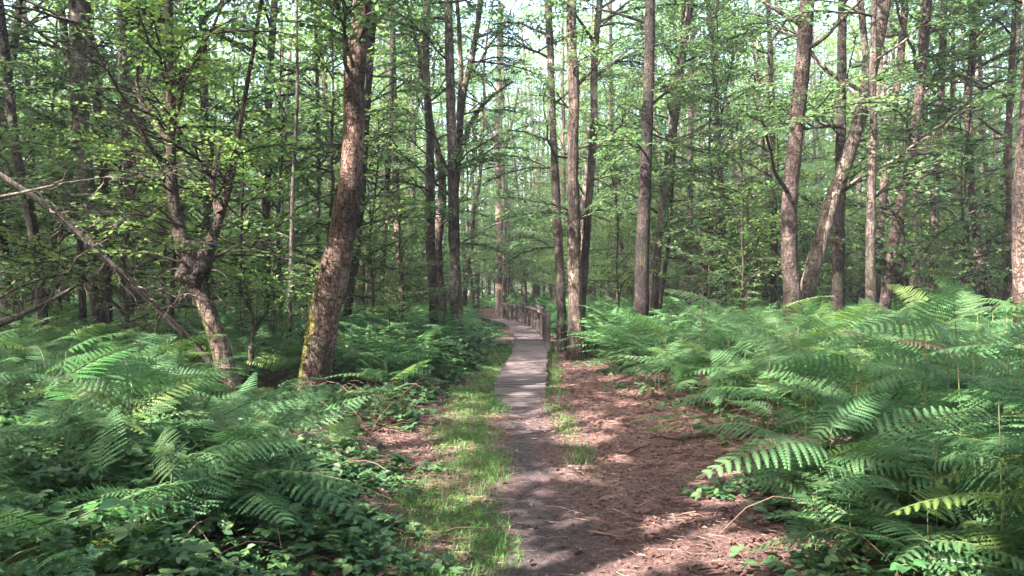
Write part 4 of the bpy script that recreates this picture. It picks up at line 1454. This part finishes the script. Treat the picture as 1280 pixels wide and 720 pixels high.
for side, n, dlo, dhi in ((-1, 9000, 8.5, 17.0), (-1, 17000, 3.0, 7.0), (1, 10000, 3.0, 7.0), (-1, 75000, 7.0, 34), (1, 50000, 7.0, 34)):
    d, x, e = scatter_bramble(n, dlo, dhi, .62, side)
    clump = .5 + .5 * np.sin(x * 2.1 + 1.7 * np.sin(d * 1.3)) * np.cos(d * 1.9 + x)
    top = np.clip(e * .28, .04, np.interp(d, [9, 13], [.42, .75])) + .22 * clump * np.clip(e, 0, 1)
    top = np.where((side < 0) & (d > 8.5) & (d < 17) & (x > -3.4), np.clip(e * .6, .06, .52) * (.7 + .6 * clump), top)
    top = np.where((d > 12) & (640 + x / d * F_PX > 600) & (x < 1.0), np.minimum(top, .14), top)
    xpb = 640 + x / d * F_PX
    top = np.where((d > 6.5) & (d < 10.9) & (xpb > 230) & (xpb < 480), np.minimum(top, .20), top)
    if side > 0:
        top *= .75
    z = hgt(x, d) + top * ru.uniform(0, 1, len(x)) ** .55 + .02
    a = ru.uniform(0, 6.28, len(x))
    X = np.stack([np.cos(a), np.sin(a), ru.normal(-.1, .25, len(x))], -1)
    Zh = np.array([0, 0, 1.0]) + ru.normal(0, .30, (len(x), 3))
    s = ru.uniform(.05, .095, len(x)) * np.where(d > 14, 1.6, np.where(d > 7, 1.2, 1.0))
    Mb = mats_from(np.stack([x, d, z], -1), X, Zh, s)
    V, F = inst(TRI_V, TRI_F, Mb) if dhi < 8 else inst(TRI4_V, TRI4_F, Mb)
    bl.append((V, [F]))
canes = []
for i in range(260):
    side = -1 if i % 5 < 4 else 1
    d = 3.3 + 10 * ru.uniform() ** .8
    x = (left_edge(d) - abs(ru.normal(-.1, .6))) if side < 0 else right_edge(d) + abs(ru.normal(0, .5))
    a = ru.uniform(0, 6.28)
    ln = ru.uniform(.3, 1.0)
    u = np.linspace(0, 1, 6)
    P = np.stack([x + math.cos(a) * ln * u, d + math.sin(a) * ln * u, float(hgt(x, d)) + .02 + ru.uniform(.1, .5) * 4 * u * (1 - u) * .6 + .1 * u], -1)
    canes.append(tube(P, np.full(6, .0024), 3))
link('bramble_undergrowth', mesh_from('bramble_undergrowth', [(*merge(bl), 0), (*merge(canes), 1)], [M_BRAMBLE, M_STRAW], True), kind='stuff', label='low dark bramble and ivy leaves covering the ground beside the path', category='undergrowth')

# ---------------------------------------------------------------- grass, dead leaves and stalks on the floor
rg = np.random.default_rng(61)
n = 430000
d = 3.4 + 19 * rg.uniform(0, 1, n) ** 1.15
x = rg.uniform(-2.0, 1.6, n)
rel = x - walk_x(d)
gm = np.clip((1 - np.abs(rel + .60 + .07 * np.sin(d * 2.3)) / .50) * 2.0, 0, 1) * np.interp(d, [3, 4.5, 8, 10, 14, 20], [.55, .9, 1, .6, .9, .8])
gm = np.maximum(gm, np.clip(1 - np.abs(rel - .52) / .22, 0, 1) * np.interp(d, [6, 7, 9, 12, 20], [0, .35, .5, .9, .6]))
pat = .5 + .5 * np.sin(x * 3.7 + 2 * np.sin(d * 1.1)) * np.sin(d * 2.1 + x * 1.3)
pat2 = np.sin(x * 11 + d * 5) * np.sin(d * 9 - x * 7)
pat3 = .5 + .5 * np.sin(x * 6.3 + 1.5 * np.sin(d * 2.9)) * np.sin(d * 3.7 + 2.0)
ok = rg.uniform(0, 1, n) < gm * (.04 + 1.15 * pat ** 1.4 * (.35 + .65 * pat3) + .10 * pat2)
d, x = d[ok], x[ok]
n = len(d)
a = rg.uniform(0, 6.28, n)
h = rg.uniform(.03, .11, n) * (.6 + .7 * rg.uniform(0, 1, n) ** 3)
lean = rg.uniform(.2, 1.5, n)
w = np.where(d > 10, .006, .0032)
ca, sa = np.cos(a), np.sin(a)
b0 = np.stack([x, d, hgt(x, d) - .01], -1)
lat = np.stack([-sa * w, ca * w, 0 * w], -1)
mid = b0 + np.stack([ca * h * lean * .35, sa * h * lean * .35, h * .62], -1)
tip = b0 + np.stack([ca * h * lean, sa * h * lean, h * (1.05 - .35 * lean)], -1)
V = np.stack([b0 - lat, b0 + lat, mid + lat * .7, mid - lat * .7, tip], 1).reshape(-1, 3)
i5 = np.arange(n)[:, None] * 5
link('grass', mesh_from('grass', [(V, [i5 + np.array([[0, 1, 2, 3]]), i5 + np.array([[3, 2, 4]])], 0)], [M_GRASS], True), kind='stuff', label='short tufted grass along the edge of the path', category='grass')

n = 80000
d = 3.2 + 17 * rg.uniform(0, 1, n) ** .8
x = rg.uniform(-.6, .7, n) * np.clip(d, 0, 7) * .95
rel = np.abs(x - walk_x(d))
keepm = rg.uniform(0, 1, n) < np.where(rel + rg.normal(0, .1, n) < .30, .16, 1.0)
keepm &= ~((rel < .45) & (d > 10.3))
d, x = d[keepm], x[keepm]
n = len(d)
a = rg.uniform(0, 6.28, n)
X = np.stack([np.cos(a), np.sin(a), rg.normal(0, .25, n)], -1)
Zh = np.array([0, 0, 1.0]) + rg.normal(0, .38, (n, 3))
V, F = inst(LEAF4_V * (1, .75, 2.2), LEAF4_F, mats_from(np.stack([x, d, hgt(x, d) + rg.uniform(.0, .028, n)], -1), X, Zh, (.012 + .024 * rg.uniform(0, 1, n) + .05 * rg.uniform(0, 1, n) ** 5)))
link('dead_leaves', mesh_from('dead_leaves', [(V, [F], 0)], [M_LITTER], True), kind='stuff', label='brown dead leaves littering the forest floor', category='leaf litter')

n = 22000
d = 3.2 + 14 * rg.uniform(0, 1, n) ** .8
x = rg.uniform(-.6, .75, n) * np.clip(d, 0, 6.0)
rel = np.abs(x - walk_x(d))
keepm = (rg.uniform(0, 1, n) < np.where(rel + rg.normal(0, .1, n) < .28, .3, 1.0)) & ~((rel < .45) & (d > 10.3))
d, x = d[keepm], x[keepm]
n = len(d)
a = rg.normal(.25, .8, n)
ln = .03 + .13 * rg.uniform(0, 1, n) ** 2 + .25 * rg.uniform(0, 1, n) ** 14
X = np.stack([np.cos(a), np.sin(a), rg.normal(0, .10, n)], -1)
SV = np.array([(0, -.5, 0), (0, .5, 0), (0, 0, .8), (1, -.35, 0), (1, .35, 0), (1, 0, .6), (.5, -.5, .3), (.5, .5, .3), (.5, 0, 1.1)], float)
SF = np.array([(0, 3, 5, 2), (1, 2, 5, 4)])
Mm = mats_from(np.stack([x, d, hgt(x, d) + rg.uniform(.005, .03, n)], -1), X, np.tile([0, 0, 1.0], (n, 1)), 1.0)
Mm[:, :3, 0] *= ln[:, None]
wv = rg.uniform(.0015, .0045, n)[:, None]
Mm[:, :3, 1] *= wv
Mm[:, :3, 2] *= wv
V, F = inst(SV, SF, Mm)
link('dead_stalks', mesh_from('dead_stalks', [(V, [F], 0)], [M_STRAW], True), kind='stuff', label='dry broken bracken stalks and twigs strewn over the litter', category='twigs')

# ---------------------------------------------------------------- broad leaved plants near the camera, leaf by leaf
def broad_leaf_mesh(r):
    t = np.linspace(0, 1, 7)
    w = np.array([.0, .24, .33, .32, .24, .12, 0]) * r.uniform(.9, 1.1)
    V, F = [], []
    for i, (s, ww) in enumerate(zip(t, w)):
        z = -.18 * s * s
        V += [(s, ww, z + .06 * ww / .3 + r.normal(0, .008)), (s, 0, z), (s, -ww, z + .06 * ww / .3 + r.normal(0, .008))]
    for i in range(6):
        b = 3 * i
        F += [(b, b + 1, b + 4, b + 3), (b + 1, b + 2, b + 5, b + 4)]
    return mesh_from('leaf', [(np.array(V), [np.array(F)], 0)], [M_BIGLEAF])
bls = [broad_leaf_mesh(ru) for _ in range(3)]
def broad_plant(name, label, cat, base, top, n, size, spread):
    root = thing(name, label, cat, tuple(base))
    base, top = np.asarray(base, float), np.asarray(top, float)
    u = np.linspace(0, 1, 8)
    P = (top - base) * u[:, None] + np.array([0, 0, .10]) * (np.sin(u * math.pi))[:, None]
    link('stem', mesh_from('stem', [(*tube(P, .006 * (1 - .6 * u) + .001, 5), 0)], [M_FERNSTEM]), root)
    for i in range(n):
        f = .25 + .75 * i / max(1, n - 1)
        p = np.array([np.interp(f, u, P[:, c]) for c in range(3)])
        for j in range(3):
            az = i * 2.2 + (j - 1) * .95 + ru.normal(0, .15)
            s = size * (1 if j == 1 else .8) * ru.uniform(.85, 1.1)
            q = p + np.array([math.cos(i * 2.2), math.sin(i * 2.2), .2]) * spread
            link('leaf', bls[ru.integers(3)], root, q, (ru.normal(0, .2), ru.uniform(-.15, .35), az), (s,) * 3)
broad_plant('bramble_shoot', 'pale green bramble shoot with broad leaves at the lower corner under the ferns', 'bramble', (-2.55, 3.75, .1), (-1.75, 3.75, .62), 7, .115, .05)
broad_plant('bramble_shoot', 'low bramble shoot with large dull leaves close to the picture corner', 'bramble', (-2.5, 3.55, .05), (-2.15, 3.6, .42), 5, .13, .06)
broad_plant('nettle_plant', 'small leafy plant under the overhanging bracken at the bottom edge', 'plant', (1.78, 3.75, .0), (1.86, 3.7, .30), 4, .10, .03)
broad_plant('nettle_plant', 'upright leafy seedling tucked beneath the largest bracken fronds', 'plant', (2.2, 3.9, .0), (2.2, 3.85, .36), 4, .11, .03)

# tall thin green shoot standing out of the ferns
sp_ = px(1190, 470, 8)
rt = thing('bracken_shoot', 'single bare dark shoot standing up out of the bracken', 'shoot', (sp_[0], 8, float(hgt(sp_[0], 8))))
u = np.linspace(0, 1, 9)
link('stem', mesh_from('stem', [(*tube(np.stack([.05 * np.sin(u * 3), 0 * u, 1.45 * u], -1), .008 * (1 - .7 * u) + .001, 5), 0)], [TWIG]), rt)
for f, az in ((.7, .4), (.78, 3.4), (.86, 1.2), (.93, 4.0), (.98, 2.2)):
    link('leaf', bls[0], rt, (.05 * math.sin(f * 3), 0, 1.45 * f), (0, -.2, az), (.07,) * 3)
# fallen sticks on the litter
for i, (xp, yp, ln, az, lab) in enumerate([
    (575, 655, .5, .3, 'short dry stick lying at the grass edge of the path'),
    (800, 560, .55, .9, 'straight dry stick lying slantwise on the brown litter'),
    (770, 668, .4, -.6, 'pale broken stalk lying on the sunlit litter near the viewer'),
    (960, 610, .7, .5, 'dry stick lying against the first ferns')]):
    dd = 1.6 * F_PX / (yp - 360)
    xx = (xp - 640) / F_PX * dd
    rt = thing('dry_stick', lab, 'stick', (xx, dd, float(hgt(xx, dd)) + .025), az)
    VF, LP = limb_tube((-ln / 2, 0, 0), (1, 0, .02), ln, .008, rg, 6, 0, .04)
    link('stick', mesh_from('stick', [(*VF, 0)], [M_STRAW]), rt)
    VF, _ = limb_tube(LP[4], (.7, .6, .1), ln * .35, .004, rg, 4, 0, .06)
    link('side_twig', mesh_from('side_twig', [(*VF, 0)], [M_STRAW]), rt)

# ---------------------------------------------------------------- air
hz, hnt, hout = new_mat('air')
pv_ = N(hnt, 'ShaderNodeVolumePrincipled')
pv_.inputs['Color'].default_value = (0.92, 0.95, 0.97, 1)
pv_.inputs['Density'].default_value = 0.0011
pv_.inputs['Anisotropy'].default_value = 0.3
hnt.links.new(pv_.outputs[0], hout.inputs['Volume'])
hv = np.array([(x, y, z) for x in (-130, 130) for y in (-40, 145) for z in (-1.6, 24)], float)
hf = np.array([(0, 1, 3, 2), (4, 6, 7, 5), (0, 4, 5, 1), (2, 3, 7, 6), (0, 2, 6, 4), (1, 5, 7, 3)])
link('haze', mesh_from('haze', [(hv, [hf], 0)], [hz]), kind='stuff', label='thin bright summer air between the trunks', category='haze')
